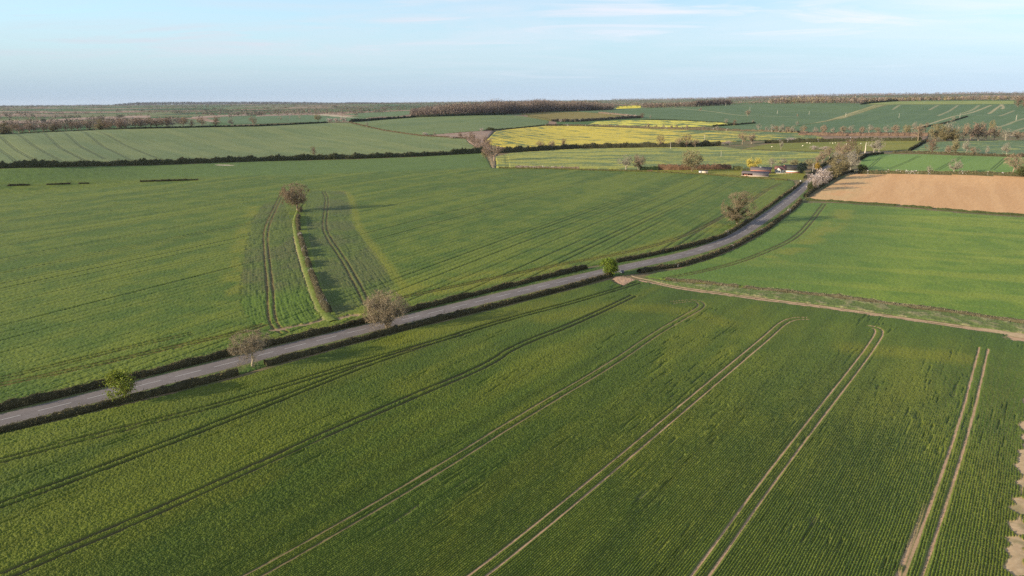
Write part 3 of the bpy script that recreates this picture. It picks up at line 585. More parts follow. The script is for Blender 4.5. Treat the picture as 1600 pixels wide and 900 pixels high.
FARF = [([(15, 194.5), (60, 191.5), (115, 187.5), (200, 184.5), (235, 184), (235, 180.5), (200, 181), (115, 184), (60, 189), (15, 192)], (.27, .185, .135), 'pinkish brown bare strip behind the left hand trees'),
        ([(18, 201), (50, 196), (88, 193.5), (85, 197), (40, 201.5)], (.25, .17, .125), 'pinkish brown bare field close behind the leftmost trees'),
        ([(300, 182.5), (340, 180), (385, 178.5), (400, 179.8), (340, 182.5), (300, 184.5)], (.26, .18, .13), 'brown bare strip above the two blue green fields'),
        ([(400, 180.6), (440, 177.5), (490, 175.5), (490, 178.3), (440, 180.3), (402, 182)], (.25, .175, .125), 'brown bare strip under the far woodland'),
        ([(242, 187.5), (262, 186), (287, 185.5), (306, 186.5), (331, 191), (325, 197.5), (260, 198.5)], (.055, .10, .05), 'blue green wedge field behind single hedge trees'),
        ([(322, 184.5), (360, 182.3), (400, 182), (480, 179.5), (548, 182.5), (602, 186.3), (545, 189.5), (460, 191.5), (400, 192.7), (356, 193.5), (340, 189)], (.045, .098, .05), 'blue green field beside the tan strip'),
        ([(488, 179.3), (510, 178.2), (565, 184), (600, 186), (565, 186)], (.33, .27, .18), 'tan grass strip along the blue green field'),
        ([(535, 178.2), (600, 175), (645, 173.8), (650, 177), (620, 182), (570, 182.3)], (.05, .10, .05), 'small blue green field left of the wood')]
for px, c, lab in FARF:
    field('distant_field', lab, px, simple(30 + len(lab), np.array(c), np.array(c) * 1.15, None, 40, 90, .3, gr=.12), M_CROP, k=.6, daz=.0013, dmax=8, dens=4)

# ---- road corridor
def strip(name, L, Rr, mat, z0, fn=None, seg=6, jag=0):
    """surface between two polylines with the same number of points"""
    n = len(L); t = np.linspace(0, 1, seg + 1); P = L[:, None, :] * (1 - t)[None, :, None] + Rr[:, None, :] * t[None, :, None]
    x, y = P[..., 0].ravel(), P[..., 1].ravel(); I = np.arange(n * (seg + 1)).reshape(n, seg + 1)
    F = np.stack([I[:-1, :-1].ravel(), I[:-1, 1:].ravel(), I[1:, 1:].ravel(), I[1:, :-1].ravel()], 1); T = np.tile(t, n)
    h, c = fn(x, y, T); return mesh_obj(name, np.stack([x, y, elev(x, y) + z0 + h], 1), [F], mat, col=c)
VERGE = np.concatenate([path(NH_PX + NH2_PX), path((SH_PX + SH2_PX + SH3_PX + SH4_PX)[::-1])])
def verge_fn(x, y, d):
    g = jit(len(x), 5); c = mixc3(C(.055, .095, .022)[None], C(.10, .125, .035)[None], sst(.3, .7, fbm(x / 3, y / 3, 501, 3)))
    dd, _ = dline(x, y, ROAD, 9); c = mixc3(c, C(.17, .14, .085)[None], (1 - sst(3.3, 4.6, dd + 1.0 * (fbm(x / 2, y / 2, 503, 2) - .5))) * .6)
    h = (.16 + .22 * (fbm(x / .7, y / .7, 505, 3) - .5) + .12 * (g - .5)) * sst(3.5, 4.6, dd)
    return np.maximum(h, .01), c * (.8 + .4 * g)[:, None]
field('grass_verge', 'green grass verges along both sides of the road', VERGE, verge_fn, M_GRASS, k=.6, daz=.0012, dmax=4, world=True)
HW = 3.45
def road_fn(x, y, t):
    w = np.abs(t - .5) * 2; n = fbm(x / 5, y / 5, 511, 3); wheel = np.exp(-((w - .35) / .12) ** 2) + np.exp(-((w - .75) / .10) ** 2)
    c = mixc3(C(.120, .102, .096)[None], C(.150, .128, .120)[None], sst(.3, .7, n)) * (1 + .07 * wheel)[:, None]
    c = mixc3(c, C(.19, .16, .12)[None], sst(.93, 1, w) * .6)
    return .035 * (1 - w ** 2), c
M_ROAD = mat_col('asphalt', .85, .10, 1.0, .3)
o = strip('road', offset(ROAD, HW), offset(ROAD, -HW), M_ROAD, .045, road_fn, 10); tag(o, 'grey two lane country road curving across the fields', 'road', None, 'structure')
# broken centre line: 6 m marks, 3 m gaps
M_LINE = mat_plain('road_paint', (.42, .40, .38), .7, .2, 2.0)
V = []; Fq = []; s = 0; RS = resample(ROAD, .5); NR, _ = normals(RS); i = 0; dk = 1e9
while i + 12 < len(RS):
    if np.hypot(*RS[i]) > 720: break
    for k in range(i, i + 12, 3):
        a, b, na, nb = RS[k], RS[k + 3], NR[k], NR[k + 3]; w = .09
        q = [a + na * w, a - na * w, b - nb * w, b + nb * w]; base = len(V)
        for p in q: V.append([p[0], p[1], float(elev(p[0], p[1])) + .045 + .035 + .006])
        Fq.append([base, base + 1, base + 2, base + 3])
    i += 18
o = mesh_obj('road_markings', V, [np.array(Fq)], M_LINE); tag(o, 'white broken centre line painted down the road', 'markings', None, 'structure')
# track, brown patch and gateway
def track_fn(x, y, t):
    w = np.abs(t - .5) * 2; g = jit(len(x), 7); c = mixc3(C(.36, .25, .145)[None], C(.41, .30, .18)[None], g)
    c = mixc3(c, C(.13, .13, .05)[None], sst(.55, .75, fbm(x / 2, y / 2, 521, 3)) * .5)
    return .02 + .05 * (1 - w) + .05 * (g - .5) * (w < .95), c
TRK = resample(TL([(986, 430), (992, 433.5), (1015, 437.8), (1030, 442), (1060, 448.5), (1125, 457.6), (1200, 467.5), (1300, 480.5), (1400, 495), (1500, 509.3), (1580, 520), (1640, 529.5), (1850, 565)]), 1.0)
NTR, _ = normals(TRK); ww = .50 + .3 * (vn(np.arange(len(TRK)) / 5, np.zeros(len(TRK)), 523) - .3); ww += 3.2 * np.exp(-((TRK[:, 0] - at(1598, 525)[0]) / 5.5) ** 2)
o = strip('dirt_track', TRK + NTR * ww[:, None] * .8, TRK - NTR * ww[:, None], M_SOIL, .03, track_fn, 6); tag(o, 'pale bare earth farm track along the field edge from the gateway', 'track', None, 'structure')
T2 = resample(F_TRACK, .5); NT2, _ = normals(T2); w1 = 1.1 + .3 * vn(np.arange(len(T2)) / 6, np.zeros(len(T2)), 525)
o = strip('farm_track', T2 + NT2 * w1[:, None], T2 - NT2 * w1[:, None], M_SOIL, .03, track_fn, 8); tag(o, 'pale bare earth track down the right edge of the near field', 'track', None, 'structure')
def patch_fn(x, y, d):
    g = jit(len(x), 8); c = mixc3(C(.30, .185, .12)[None], C(.40, .27, .18)[None], fbm(x / .7, y / .7, 531, 3)); return .05 + .25 * (fbm(x / .8, y / .8, 533, 3) - .4) + .06 * g, c * (.8 + .4 * g)[:, None]
field('bare_earth', 'bare brown earth patch at the gateway below the small green tree', [(957, 436), (962, 432), (970, 432), (980, 434), (986, 434), (992, 437.5), (984, 441), (974, 446), (966, 443)], patch_fn, M_SOIL, k=.5, daz=.0010)
def rough_fn(x, y, d):
    g = jit(len(x), 9); n = fbm(x / 2.2, y / 2.2, 541, 3); c = mixc3(C(.105, .135, .04)[None], C(.27, .215, .13)[None], sst(.50, .72, n) * .5); return .15 + .5 * np.maximum(n - .42, 0) + .12 * g, c * (.75 + .5 * g)[:, None]
field('rough_grass', 'strip of rough dead grass between the dirt track and the bright green field', [(1000, 434), (1040, 439), (1100, 444.5), (1200, 454.5), (1300, 465), (1400, 478), (1500, 491), (1600, 506), (1850, 546), (1850, 563), (1640, 528), (1500, 507.5), (1400, 493.3), (1300, 479), (1200, 466), (1125, 456), (1060, 447), (1020, 439)], rough_fn, M_GRASS, k=.5, daz=.0011)
# the grassy bank itself
bn, _ = normals(BANK)
def bankstrip_fn(x, y, t):
    w = np.abs(t - .5) * 2; g = jit(len(x), 10); n = fbm(x / 2, y / 2, 551, 3); c = mixc3(C(.095, .135, .025)[None], C(.14, .155, .04)[None], n); c = mixc3(c, C(.26, .20, .12)[None], (1 - sst(.0, .22, t)) * .7)
    return .55 * (1 - w ** 2) + .15 * (g - .5) * (w < .95), c * (.8 + .4 * g)[:, None]
BK = resample(BANK, .8); NB2, _ = normals(BK); bw = np.interp(np.arange(len(BK)), [0, len(BK) * .7, len(BK)], [1.9, 1.4, .7])[:, None]
sgn = 1 if NB2[len(BK)//2, 0] < 0 else -1
o = strip('grass_bank', BK + sgn * NB2 * bw * 1.3, BK - sgn * NB2 * bw, M_GRASS, .02, bankstrip_fn, 8); tag(o, 'bright green raised grass bank leading to the lone tree', 'bank', None, 'structure')

# ------------------------------------------------------------------ plants
def perp(D):
    a = np.where(np.abs(D[:, 2:3]) < .9, np.array([[0, 0, 1.0]]), np.array([[1.0, 0, 0]])); u = np.cross(D, a); u /= np.linalg.norm(u, axis=1)[:, None] + 1e-9; return u, np.cross(D, u)
def tubes(S, n):
    """S rows: p0(3) p1(3) r0 r1 -> verts, quads"""
    S = np.asarray(S, float); D = S[:, 3:6] - S[:, :3]; D /= np.linalg.norm(D, axis=1)[:, None] + 1e-9; u, v = perp(D)
    a = np.arange(n) * 2 * np.pi / n; ring = u[:, None] * np.cos(a)[None, :, None] + v[:, None] * np.sin(a)[None, :, None]
    A = S[:, None, :3] + ring * S[:, 6, None, None]; B = S[:, None, 3:6] + ring * S[:, 7, None, None]
    V = np.concatenate([A, B], 1).reshape(-1, 3); b = (np.arange(len(S)) * 2 * n)[:, None]; k = np.arange(n)[None]; k2 = (k + 1) % n
    return V, np.stack([b + k, b + k2, b + n + k2, b + n + k], -1).reshape(-1, 4)
def slivers(S, rng):
    """thin tapering twigs: rows p0 p1 width -> verts, tris"""
    S = np.asarray(S, float); D = S[:, 3:6] - S[:, :3]; L = np.linalg.norm(D, axis=1)[:, None] + 1e-9; u, v = perp(D / L); a = rng.random(len(S))[:, None] * 6.283
    w = (u * np.cos(a) + v * np.sin(a)) * S[:, 6:7] / 2; V = np.stack([S[:, :3] - w, S[:, :3] + w, S[:, 3:6]], 1).reshape(-1, 3)
    return V, np.arange(len(V)).reshape(-1, 3)
def cards(P, size, rng, flat=0.0):
    n = len(P); d = rng.normal(size=(n, 3)); d[:, 2] += flat * 2; d /= np.linalg.norm(d, axis=1)[:, None]; u, v = perp(d); s = np.asarray(size)
    s = (np.full(n, s) if s.ndim == 0 else s)[:, None] * (0.6 + .8 * rng.random((n, 1))); a = rng.random((n, 1)) * 6.283; uu = (u * np.cos(a) + v * np.sin(a)) * s / 2; vv = (-u * np.sin(a) + v * np.cos(a)) * s / 2 * (.5 + .5 * rng.random((n, 1)))
    V = np.stack([P - uu, P - vv * .9, P + uu, P + vv], 1).reshape(-1, 3); return V, np.arange(len(V)).reshape(-1, 4)
def join(parts):
    V = []; F3 = []; F4 = []; Cc = []; b = 0
    for v, f, c in parts:
        if not len(v): continue
        V.append(v); (F3 if f.shape[1] == 3 else F4).append(f + b); c = np.asarray(c, np.float32); Cc.append(np.tile(c, (len(v), 1)) if c.ndim == 1 else c); b += len(v)
    return np.concatenate(V), [np.concatenate(x) for x in (F3, F4) if x], np.concatenate(Cc)
def vcol(n, a, b, rng, per):
    """one colour per twig or leaf (per vertices each)"""
    t = rng.random(n)[:, None]; return np.repeat(np.asarray(a) * (1 - t) + np.asarray(b) * t, per, 0).astype(np.float32)

def skeleton(rng, H, R, base, spread=.9, trunk_r=.3, lean=(0, 0), stems=1, K=(8, 5, 5, 5), dome=.5, gnarl=.12):
    """a bare tree: thick limbs, thin branches, twig tips; crown filled to radius R and height H, lowest branches at base"""
    thick = []; thin = []; tips = []
    cz = base + (H - base) * dome * .9
    def target():
        while 1:
            p = rng.normal(size=3); p /= np.linalg.norm(p); rr = (.55 + .45 * rng.random() ** .5); p = p * rr
            z = p[2]; z = z * (H - cz) if z > 0 else z * (cz - base)
            return np.array([p[0] * R, p[1] * R, cz + z])
    def run(p, q, r0, r1, out, nseg, sag):
        pts = [p]; d = q - p; L = np.linalg.norm(d)
        mid = p + d * .5 + np.array([rng.normal() * gnarl * L * .5, rng.normal() * gnarl * L * .5, sag * L])
        for i in range(1, nseg + 1):
            t = i / nseg; pts.append(p * (1 - t) ** 2 + 2 * mid * t * (1 - t) + q * t * t + (rng.normal(size=3) * gnarl * L * .08 if i < nseg else 0))
        for i in range(nseg):
            a = r0 + (r1 - r0) * i / nseg; b = r0 + (r1 - r0) * (i + 1) / nseg; out.append([*pts[i], *pts[i + 1], a, b])
        return pts
    for st in range(stems):
        off = np.array([rng.normal() * .25 * (stems > 1), rng.normal() * .25 * (stems > 1), -.3])
        top = np.array([lean[0] + rng.normal() * R * .06 + (rng.normal() * R * .3 if stems > 1 else 0), lean[1] + rng.normal() * R * .06 + (rng.normal() * R * .3 if stems > 1 else 0), base + (H - base) * .55])
        tr = trunk_r / stems ** .5; tp = run(off, top, tr * 1.25, tr * .45, thick, 7, .02)
        for k in range(K[0]):
            T = target(); T[:2] += np.array(lean) * T[2] / H
            f = np.clip((base + (T[2] - base) * .35) / top[2], .25, .97) * 7; i = int(f); s = tp[i] + (tp[min(i + 1, 7)] - tp[i]) * (f - i)
            lr = tr * (.42 + .2 * rng.random()); lp = run(s, s + (T - s) * .8, lr, lr * .35, thick, 5, .07 * spread)
            for k1 in range(K[1]):
                i1 = rng.integers(1, 6); s1 = lp[i1]; d1 = (T - s); d1 /= np.linalg.norm(d1) + 1e-6; r1 = rng.normal(size=3) * .75; r1[2] += .25
                L1 = np.linalg.norm(T - s) * (.30 + .25 * rng.random()) ; e1 = s1 + (d1 * .8 + r1) * L1 * .8; br = lr * .32
                bp = run(s1, e1, br, br * .3, thin, 3, .04)
                for k2 in range(K[2]):
                    s2 = bp[rng.integers(1, 4)]; d2 = e1 - s1; d2 /= np.linalg.norm(d2) + 1e-6; r2 = rng.normal(size=3) * .7; r2[2] += .15; L2 = L1 * (.35 + .3 * rng.random()); e2 = s2 + (d2 * .7 + r2) * L2 * .8
                    thin.append([*s2, *e2, br * .3, br * .12])
                    for k3 in range(K[3]):
                        t = rng.random(); s3 = s2 + (e2 - s2) * (.2 + .8 * t); r3 = rng.normal(size=3) * .75; r3[2] += .1; d3 = e2 - s2; L3 = L2 * (.35 + .35 * rng.random()); d3 /= np.linalg.norm(d3) + 1e-6; e3 = s3 + (d3 * .6 + r3) * L3
                        tips.append([*s3, *e3])
    thick, thin, tips = np.array(thick), np.array(thin), np.array(tips); e = tips[:, 3:]
    ax = np.array(lean); kx = R / np.percentile(np.hypot(e[:, 0] - ax[0] * .6, e[:, 1] - ax[1] * .6), 78); kz = H / np.percentile(e[:, 2], 94)
    for A in (thick, thin, tips):
        for o in (0, 3): A[:, o:o + 2] *= 1 + (kx - 1) * sst(0, base + .1, A[:, o + 2])[:, None]; A[:, o + 2] *= kz
    cen = np.array([ax[0] * .6, ax[1] * .6, cz])
    for A in (thick, thin, tips):
        for o in (0, 3):
            v = A[:, o:o + 3] - cen; sc = np.stack([np.full(len(v), R), np.full(len(v), R), np.where(v[:, 2] > 0, H - cz, max(cz - base, .5))], 1); rho = np.linalg.norm(v / sc, axis=1)
            lim = 1.0 + .10 * (fbm(np.arctan2(v[:, 1], v[:, 0]) * 1.6 + 9, v[:, 2] / sc[:, 2] * 1.5 + 5, 7, 2) - .5) * 2
            f = np.where((rho > lim) & (A[:, o + 2] > base * .6), (lim + .22 * (rho - lim)) / np.maximum(rho, 1e-6), 1.0); A[:, o:o + 3] = cen + v * f[:, None]
    return thick, thin, tips
def bare_tree(name, label, pos, H, R, base, rng_seed, bark=(.20, .16, .115), twig=((.20, .145, .10), (.30, .225, .155)), tw=.03, group=None, leaf=None, cat='tree', ivy=0, zoff=0, dup=3, **k):
    rng = np.random.default_rng(rng_seed); thick, thin, tips = skeleton(rng, H, R, base, **k)
    root = empty(name, (pos[0], pos[1], float(elev(*pos)) + zoff)); tag(root, label, cat, group)
    v, f = tubes(thick, 6); c = np.asarray(bark) * (.85 + .3 * rng.random((len(v), 1))); parts = [(v, f, c)]
    V, F, Cc = join(parts); mesh_obj('trunk', V, F, M_BARK, root, Cc, True)
    v1, f1 = tubes(thin, 3); n = len(tips); v2, f2 = slivers(np.concatenate([tips, np.full((n, 1), tw)], 1), rng)
    sub = np.repeat(tips, dup, 0); n2 = len(sub); q0 = sub[:, :3] + (sub[:, 3:] - sub[:, :3]) * rng.random((n2, 1)); q1 = q0 + rng.normal(size=(n2, 3)) * .34 * np.linalg.norm(sub[:, 3:] - sub[:, :3], axis=1)[:, None]
    v3, f3 = slivers(np.concatenate([q0, q1, np.full((n2, 1), tw * .8)], 1), rng)
    parts = [(v1, f1, vcol(len(v1) // 6, twig[0], twig[1], rng, 6)), (v2, f2, vcol(n, twig[0], twig[1], rng, 3)), (v3, f3, vcol(n2, twig[0], twig[1], rng, 3))]
    V, F, Cc = join(parts); mesh_obj('crown', V, F, M_TWIG, root, Cc)
    if leaf:
        keep, size, c0, c1, per = leaf; p = tips[:, 3:]
        m = keep(p, rng); p = p[m]; P = np.repeat(p, per, 0) + rng.normal(size=(len(p) * per, 3)) * size * 1.1
        v, f = cards(P, size, rng, .2); mesh_obj('foliage', v, [f], M_LEAF, root, vcol(len(P), c0, c1, rng, 4))
    if ivy:
        t = thick[:int(7 + 5 * ivy)]; q = t[rng.integers(0, len(t), int(500 * ivy))]; P = q[:, :3] + (q[:, 3:6] - q[:, :3]) * rng.random((len(q), 1)) + rng.normal(size=(len(q), 3)) * (q[:, 6:7] * 1.2 + .25)
        P = P[P[:, 2] > 0]; v, f = cards(P, .42, rng); mesh_obj('ivy', v, [f], M_LEAF, root, vcol(len(P), (.045, .055, .02), (.09, .085, .035), rng, 4))
    return root

# ---- the six trees by the road and the bank
bare_tree('bare_tree', 'domed bare brown tree standing alone at the end of the grassy bank', at(465, 329), 15.8, 8.6, 2.6, 11, tw=.085, dup=9, K=(15, 6, 6, 6), trunk_r=.50, dome=.45, twig=((.15, .112, .07), (.28, .212, .14)), bark=(.26, .20, .14))
bare_tree('bare_tree', 'fan shaped bare tree on one tall pale trunk at a gap in the road hedge', at(394, 573), 9.0, 4.7, 3.2, 12, dup=7, tw=.055, K=(13, 6, 5, 6), trunk_r=.24, dome=.42, bark=(.30, .25, .17), twig=((.135, .105, .068), (.31, .25, .165)))
bare_tree('bare_tree', 'bushy bare tan tree branching from the ground beside the road', at(606, 512), 10.3, 6.0, .7, 13, dup=6, tw=.07, K=(6, 6, 5, 6), stems=4, trunk_r=.40, dome=.45, bark=(.26, .20, .14), twig=((.15, .115, .072), (.34, .27, .175)))
bare_tree('bare_tree', 'big open bare tree with ivied limbs where the road bends', at(1152, 351), 16.5, 8.0, 1.6, 14, dup=5, tw=.085, K=(14, 6, 5, 6), trunk_r=.45, dome=.5, ivy=9, bark=(.19, .155, .10), twig=((.13, .105, .065), (.24, .19, .12)))
def keep_left(p, rng): return (p[:, 0] * .9 + p[:, 1] * .25 + rng.normal(size=len(p)) * 1.0) < (.5 + (p[:, 2] - 3.5) * .35)
bare_tree('young_tree', 'small tree in fresh yellow green leaf at the lower end of the road', at(196, 627.5), 6.6, 3.3, 1.9, 15, tw=.028, K=(12, 5, 4, 4), trunk_r=.20, dome=.45, bark=(.10, .085, .06), twig=((.12, .10, .06), (.22, .18, .10)), leaf=(keep_left, .36, (.09, .125, .015), (.23, .26, .032), 7))
bare_tree('young_tree', 'small round tree in fresh green leaf beside the gateway', at(951, 431), 6.0, 2.7, 1.0, 16, tw=.028, K=(12, 5, 4, 4), trunk_r=.18, dome=.45, bark=(.10, .085, .06), twig=((.12, .10, .06), (.20, .17, .09)), leaf=(lambda p, r: r.random(len(p)) < .9, .34, (.08, .13, .018), (.20, .25, .03), 9))

# ---- hedges
def hedge(label, pts, h, w, c0, c1, dens=60, leaf=.2, bump=.25, bl=4.0, seed=1, px=True, base=True, blossom=0, gaps=0, name='hedge', cat='hedge', core=True, ragged=.25, bc=((.45, .40, .40), (.62, .56, .55)), coreC=None, push=0):
    P = resample(path(pts, 3) if px else np.asarray(pts, float), 1.0 if h < 3 else 1.6); P = P + P / np.linalg.norm(P, axis=1)[:, None] * (w * .45 + push); N, T = normals(P); n = len(P); rng = np.random.default_rng(seed)
    s = np.arange(n) * (1.0 if h < 3 else 1.6); hh = h * (1 - bump + bump * 2 * fbm(s / bl, s * 0 + seed, seed, 3)); hh *= .9 + .2 * rng.random(n); wv = w * (.8 + .4 * fbm(s / bl + 7, s * 0, seed + 3, 2))
    if gaps: hh = np.where(vn(s / (bl * 1.6), s * 0 + 5, seed + 9) < gaps, .12, hh)
    z = elev(P[:, 0], P[:, 1]) - .12; parts = []
    if core:
        prof = np.array([[-.46, 0], [-.5, .45], [-.36, .82], [0, .93], [.36, .82], [.5, .45], [.46, 0]]); m = len(prof)
        j = 1 + .16 * rng.normal(size=(n, m)); X = P[:, None] + N[:, None] * (prof[None, :, 0] * wv[:, None] * j)[..., None]; Z = z[:, None] + prof[None, :, 1] * hh[:, None] * (1 + .10 * rng.normal(size=(n, m)))
        V = np.concatenate([X, Z[..., None]], 2).reshape(-1, 3); I = np.arange(n * m).reshape(n, m); q = np.stack([I[:-1, :-1], I[:-1, 1:], I[1:, 1:], I[1:, :-1]], -1).reshape(-1, 4)
        for r in (I[0], I[-1]): pass
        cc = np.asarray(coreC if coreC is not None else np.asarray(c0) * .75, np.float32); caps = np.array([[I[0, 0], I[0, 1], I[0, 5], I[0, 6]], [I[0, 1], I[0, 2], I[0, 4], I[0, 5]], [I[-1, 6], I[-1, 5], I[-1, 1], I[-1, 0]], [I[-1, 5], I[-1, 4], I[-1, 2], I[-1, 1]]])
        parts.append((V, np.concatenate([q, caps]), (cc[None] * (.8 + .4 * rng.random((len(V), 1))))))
    M = int(dens * s[-1]); t = rng.random(M) * (n - 1); i = t.astype(int); f = (t - i)[:, None]; Q = P[i] * (1 - f) + P[np.minimum(i + 1, n - 1)] * f; H = hh[i]; Wd = wv[i]
    a = rng.random(M) * np.pi; rr = .82 + .30 * rng.random(M); cx = np.cos(a) * rr * .55; cz = np.abs(np.sin(a)) ** .7 * rr; cz = np.where(rng.random(M) < .35, rng.random(M) * .9, cz); cx = np.where(cz < .6, np.sign(cx + 1e-6) * (.42 + .16 * rng.random(M)), cx)
    cz *= 1 + ragged * (rng.random(M) - .5) * (rng.random(M) < .4)
    Pt = np.stack([Q[:, 0] + N[i, 0] * cx * Wd, Q[:, 1] + N[i, 1] * cx * Wd, z[i] + cz * H + .03], 1); Pt = Pt[H > .2]; i = i[H > .2]
    v, f4 = cards(Pt, leaf, rng); tone = fbm(i / 5.0, i * 0.0, seed + 21, 3)[:, None]; tt = np.clip(.5 * rng.random((len(Pt), 1)) + .9 * (tone - .25), 0, 1); cc = np.asarray(c0) * (1 - tt) + np.asarray(c1) * tt
    if blossom:
        bm = vn(i / 3.0, i * 0.0 + 3, seed + 31); bsel = (bm > 1 - blossom) & (rng.random(len(Pt)) < .75); tb = rng.random((len(Pt), 1)); cc = np.where(bsel[:, None], np.asarray(bc[0]) * (1 - tb) + np.asarray(bc[1]) * tb, cc)
    parts.append((v, f4, np.repeat(cc, 4, 0)))
    V, F, Cc = join(parts); o = mesh_obj(name, V, F, M_HEDGE, None, Cc); tag(o, label, cat); return o
DK0, DK1 = (.045, .042, .022), (.105, .09, .045)           # dark budding thorn
TN0, TN1 = (.16, .115, .075), (.27, .20, .13)              # bare twiggy
GR0, GR1 = (.05, .065, .025), (.11, .125, .045)
NHD = dict(dens=95, leaf=.21, bump=.32, bl=4, ragged=.7)
hedge('trimmed dark hedge on the far roadside, left of the gap opposite the gateway', NH_PX, 1.75, 1.5, DK0, (.19, .155, .07), seed=101, push=.55, **NHD)
hedge('trimmed dark hedge on the outside of the bend, past the gap opposite the gateway', NH2_PX, 1.8, 1.6, DK0, (.19, .155, .075), seed=102, push=.55, blossom=.06, **NHD)
hedge('trimmed hedge on the near side of the road, below the small yellow green tree', SH_PX, 1.6, 1.6, DK0, (.19, .16, .07), seed=103, **NHD)
hedge('trimmed hedge on the near side of the road, ending at the gateway', SH2_PX, 1.65, 1.6, DK0, (.19, .155, .07), seed=104, **NHD)
hedge('thick hedge on the inside of the road bend, rising from the gateway', SH3_PX, 1.7, 1.9, DK0, (.22, .17, .09), seed=105, blossom=.07, **NHD)
hedge('dark hedge between the road and the brown field, under the blossom tree', SH4_PX, 2.2, 2.2, DK0, DK1, seed=106, dens=70, leaf=.28, bump=.15)
hedge('low gappy hedge between the brown field and the smooth green field', [(1258, 312.6), (1300, 315.3), (1400, 321.6), (1525, 332.6), (1600, 337.3), (1850, 353)], 1.25, 1.5, GR0, (.15, .15, .055), seed=107, dens=45, leaf=.25, bump=.3, gaps=.12)
hedge('scrubby gapped hedge on the grassy bank', [(523, 500), (510, 487), (499, 464), (489, 436), (478, 402), (468, 368), (465, 345), (470, 329)], 2.4, 1.9, (.06, .055, .03), (.18, .145, .085), seed=108, dens=140, leaf=.22, bump=.35, bl=3.5, gaps=.30, blossom=.12, bc=((.40, .34, .28), (.52, .46, .40)))
hedge('bleached dead hedge remnant along the dirt track', [(1040, 438), (1100, 443.3), (1200, 454), (1300, 464.5), (1400, 477.5), (1500, 490.5), (1600, 505.3), (1850, 545)], .95, 1.6, (.10, .088, .05), (.25, .215, .145), seed=109, dens=60, leaf=.25, bump=.5, bl=4, gaps=.2)
TH = dict(dens=40, leaf=.62, bump=.5, bl=9)
hedge('tall dark bushy hedge crossing below the pale hillside on the left', [(-420, 274.6), (-150, 266.6), (0, 262.8), (50, 261.3), (100, 260.6), (250, 257.2), (400, 251.8), (550, 248.3), (650, 244.6), (760, 238.8)], 5.6, 4.5, (.045, .05, .024), (.15, .135, .065), seed=110, **TH)
hedge('tall dark bushy hedge below the yellow rapeseed field', [(772, 239.5), (800, 238), (850, 234.8), (900, 232), (1000, 230.3), (1062, 230), (1125, 227.5)], 6.2, 5, (.05, .05, .026), (.17, .14, .08), seed=111, **TH)
FH = dict(dens=9, leaf=1.0, bump=.35, bl=3)
hedge('dark hilltop hedge under the row of bare trees on the left', [(-420, 226.5), (-150, 216.3), (0, 210.2), (50, 207.7), (130, 204.2), (145, 203.4)], 1.8, 2.2, (.05, .05, .025), (.09, .085, .045), seed=112, **FH)
hedge('dark hilltop hedge along the crest of the pale hillside', [(145, 203.4), (200, 202), (320, 199.2), (400, 197.8), (512, 192.3)], 3.0, 3, (.022, .03, .018), (.055, .06, .03), seed=113, **FH)
hedge('dark dense hedge curving along the foot of the brown wood', [(548, 191), (575, 189.2), (600, 187.2), (650, 183.8), (700, 181.8), (740, 180.6), (790, 179.6)], 5.5, 4.5, (.024, .03, .018), (.06, .062, .032), seed=114, **FH)
hedge('thin brown field boundary hedge dipping across the green slope', [(545, 191.5), (600, 204), (655, 212), (706, 215.2), (728, 217)], 1.6, 1.6, (.10, .075, .045), (.17, .13, .08), seed=115, **FH)
hedge('thin dark hedge along the top left edge of the large yellow field', [(756, 204.6), (800, 201.2), (851, 196)], 1.8, 2, (.03, .04, .02), (.06, .065, .03), seed=116, **FH)
MB = dict(dens=12, leaf=.9, bump=.4, bl=4)
hedge('scrubby brown hedge between the two yellow fields', [(853, 195.8), (930, 196.8), (1000, 199.2), (1060, 202.2), (1130, 203.8), (1200, 205.8), (1262, 208)], 3.0, 3.5, (.12, .10, .06), (.26, .20, .14), seed=117, blossom=.1, **MB)
hedge('bushy grey hedge between the olive pasture and the pale yellow field', [(862, 189.8), (900, 190.2), (940, 188), (975, 185.5), (1004, 184.2)], 6, 7, (.07, .065, .045), (.19, .15, .11), seed=118, blossom=.08, **MB)
hedge('olive bush line between the olive pasture and the upland green field', [(826, 183), (845, 186), (862, 189.6)], 4, 5, (.10, .10, .045), (.17, .15, .085), seed=119, **MB)
hedge('pinkish scrub hedge with blossom above the olive pasture', [(936, 176.8), (975, 180.5), (1004, 183.8)], 4, 5, (.17, .13, .10), (.30, .24, .19), seed=120, blossom=.3, **MB)
hedge('thin dark hedge on top of the pale yellow field', [(1006, 186.6), (1060, 188), (1130, 191.8), (1150, 193.4)], 1.5, 2, (.03, .04, .02), (.07, .07, .035), seed=121, **FH)
hedge('dark hedge with bushes at the right end of the pale yellow field', [(1114, 197.4), (1150, 195.3), (1180, 193)], 3.0, 3, (.03, .04, .02), (.07, .07, .035), seed=122, **FH)
hedge('dark bramble hedge with white blossom above the sheep pasture', [(1195, 223.5), (1250, 222), (1330, 220.8), (1440, 219.8)], 4.2, 4, (.05, .052, .026), (.13, .115, .06), seed=123, blossom=.14, **MB)
hedge('tangled brown thicket along the foot of the dark hill', [(1252, 211.5), (1300, 212.5), (1350, 212.8), (1400, 213), (1450, 213)], 5, 16, (.15, .10, .07), (.29, .20, .145), seed=124, blossom=.06, **MB)
hedge('straight dark hedge running up to the tall tree belt', [(1421, 235.8), (1432, 229.5), (1448, 220)], 2.6, 2.6, (.022, .028, .014), (.055, .05, .03), seed=125, **MB)
hedge('dark hedge below the patchy yellow field on the right', [(1395, 239), (1450, 239.5), (1500, 241.3), (1540, 243), (1600, 245), (1850, 251)], 1.9, 2.5, (.07, .065, .035), (.17, .13, .085), seed=126, **MB)
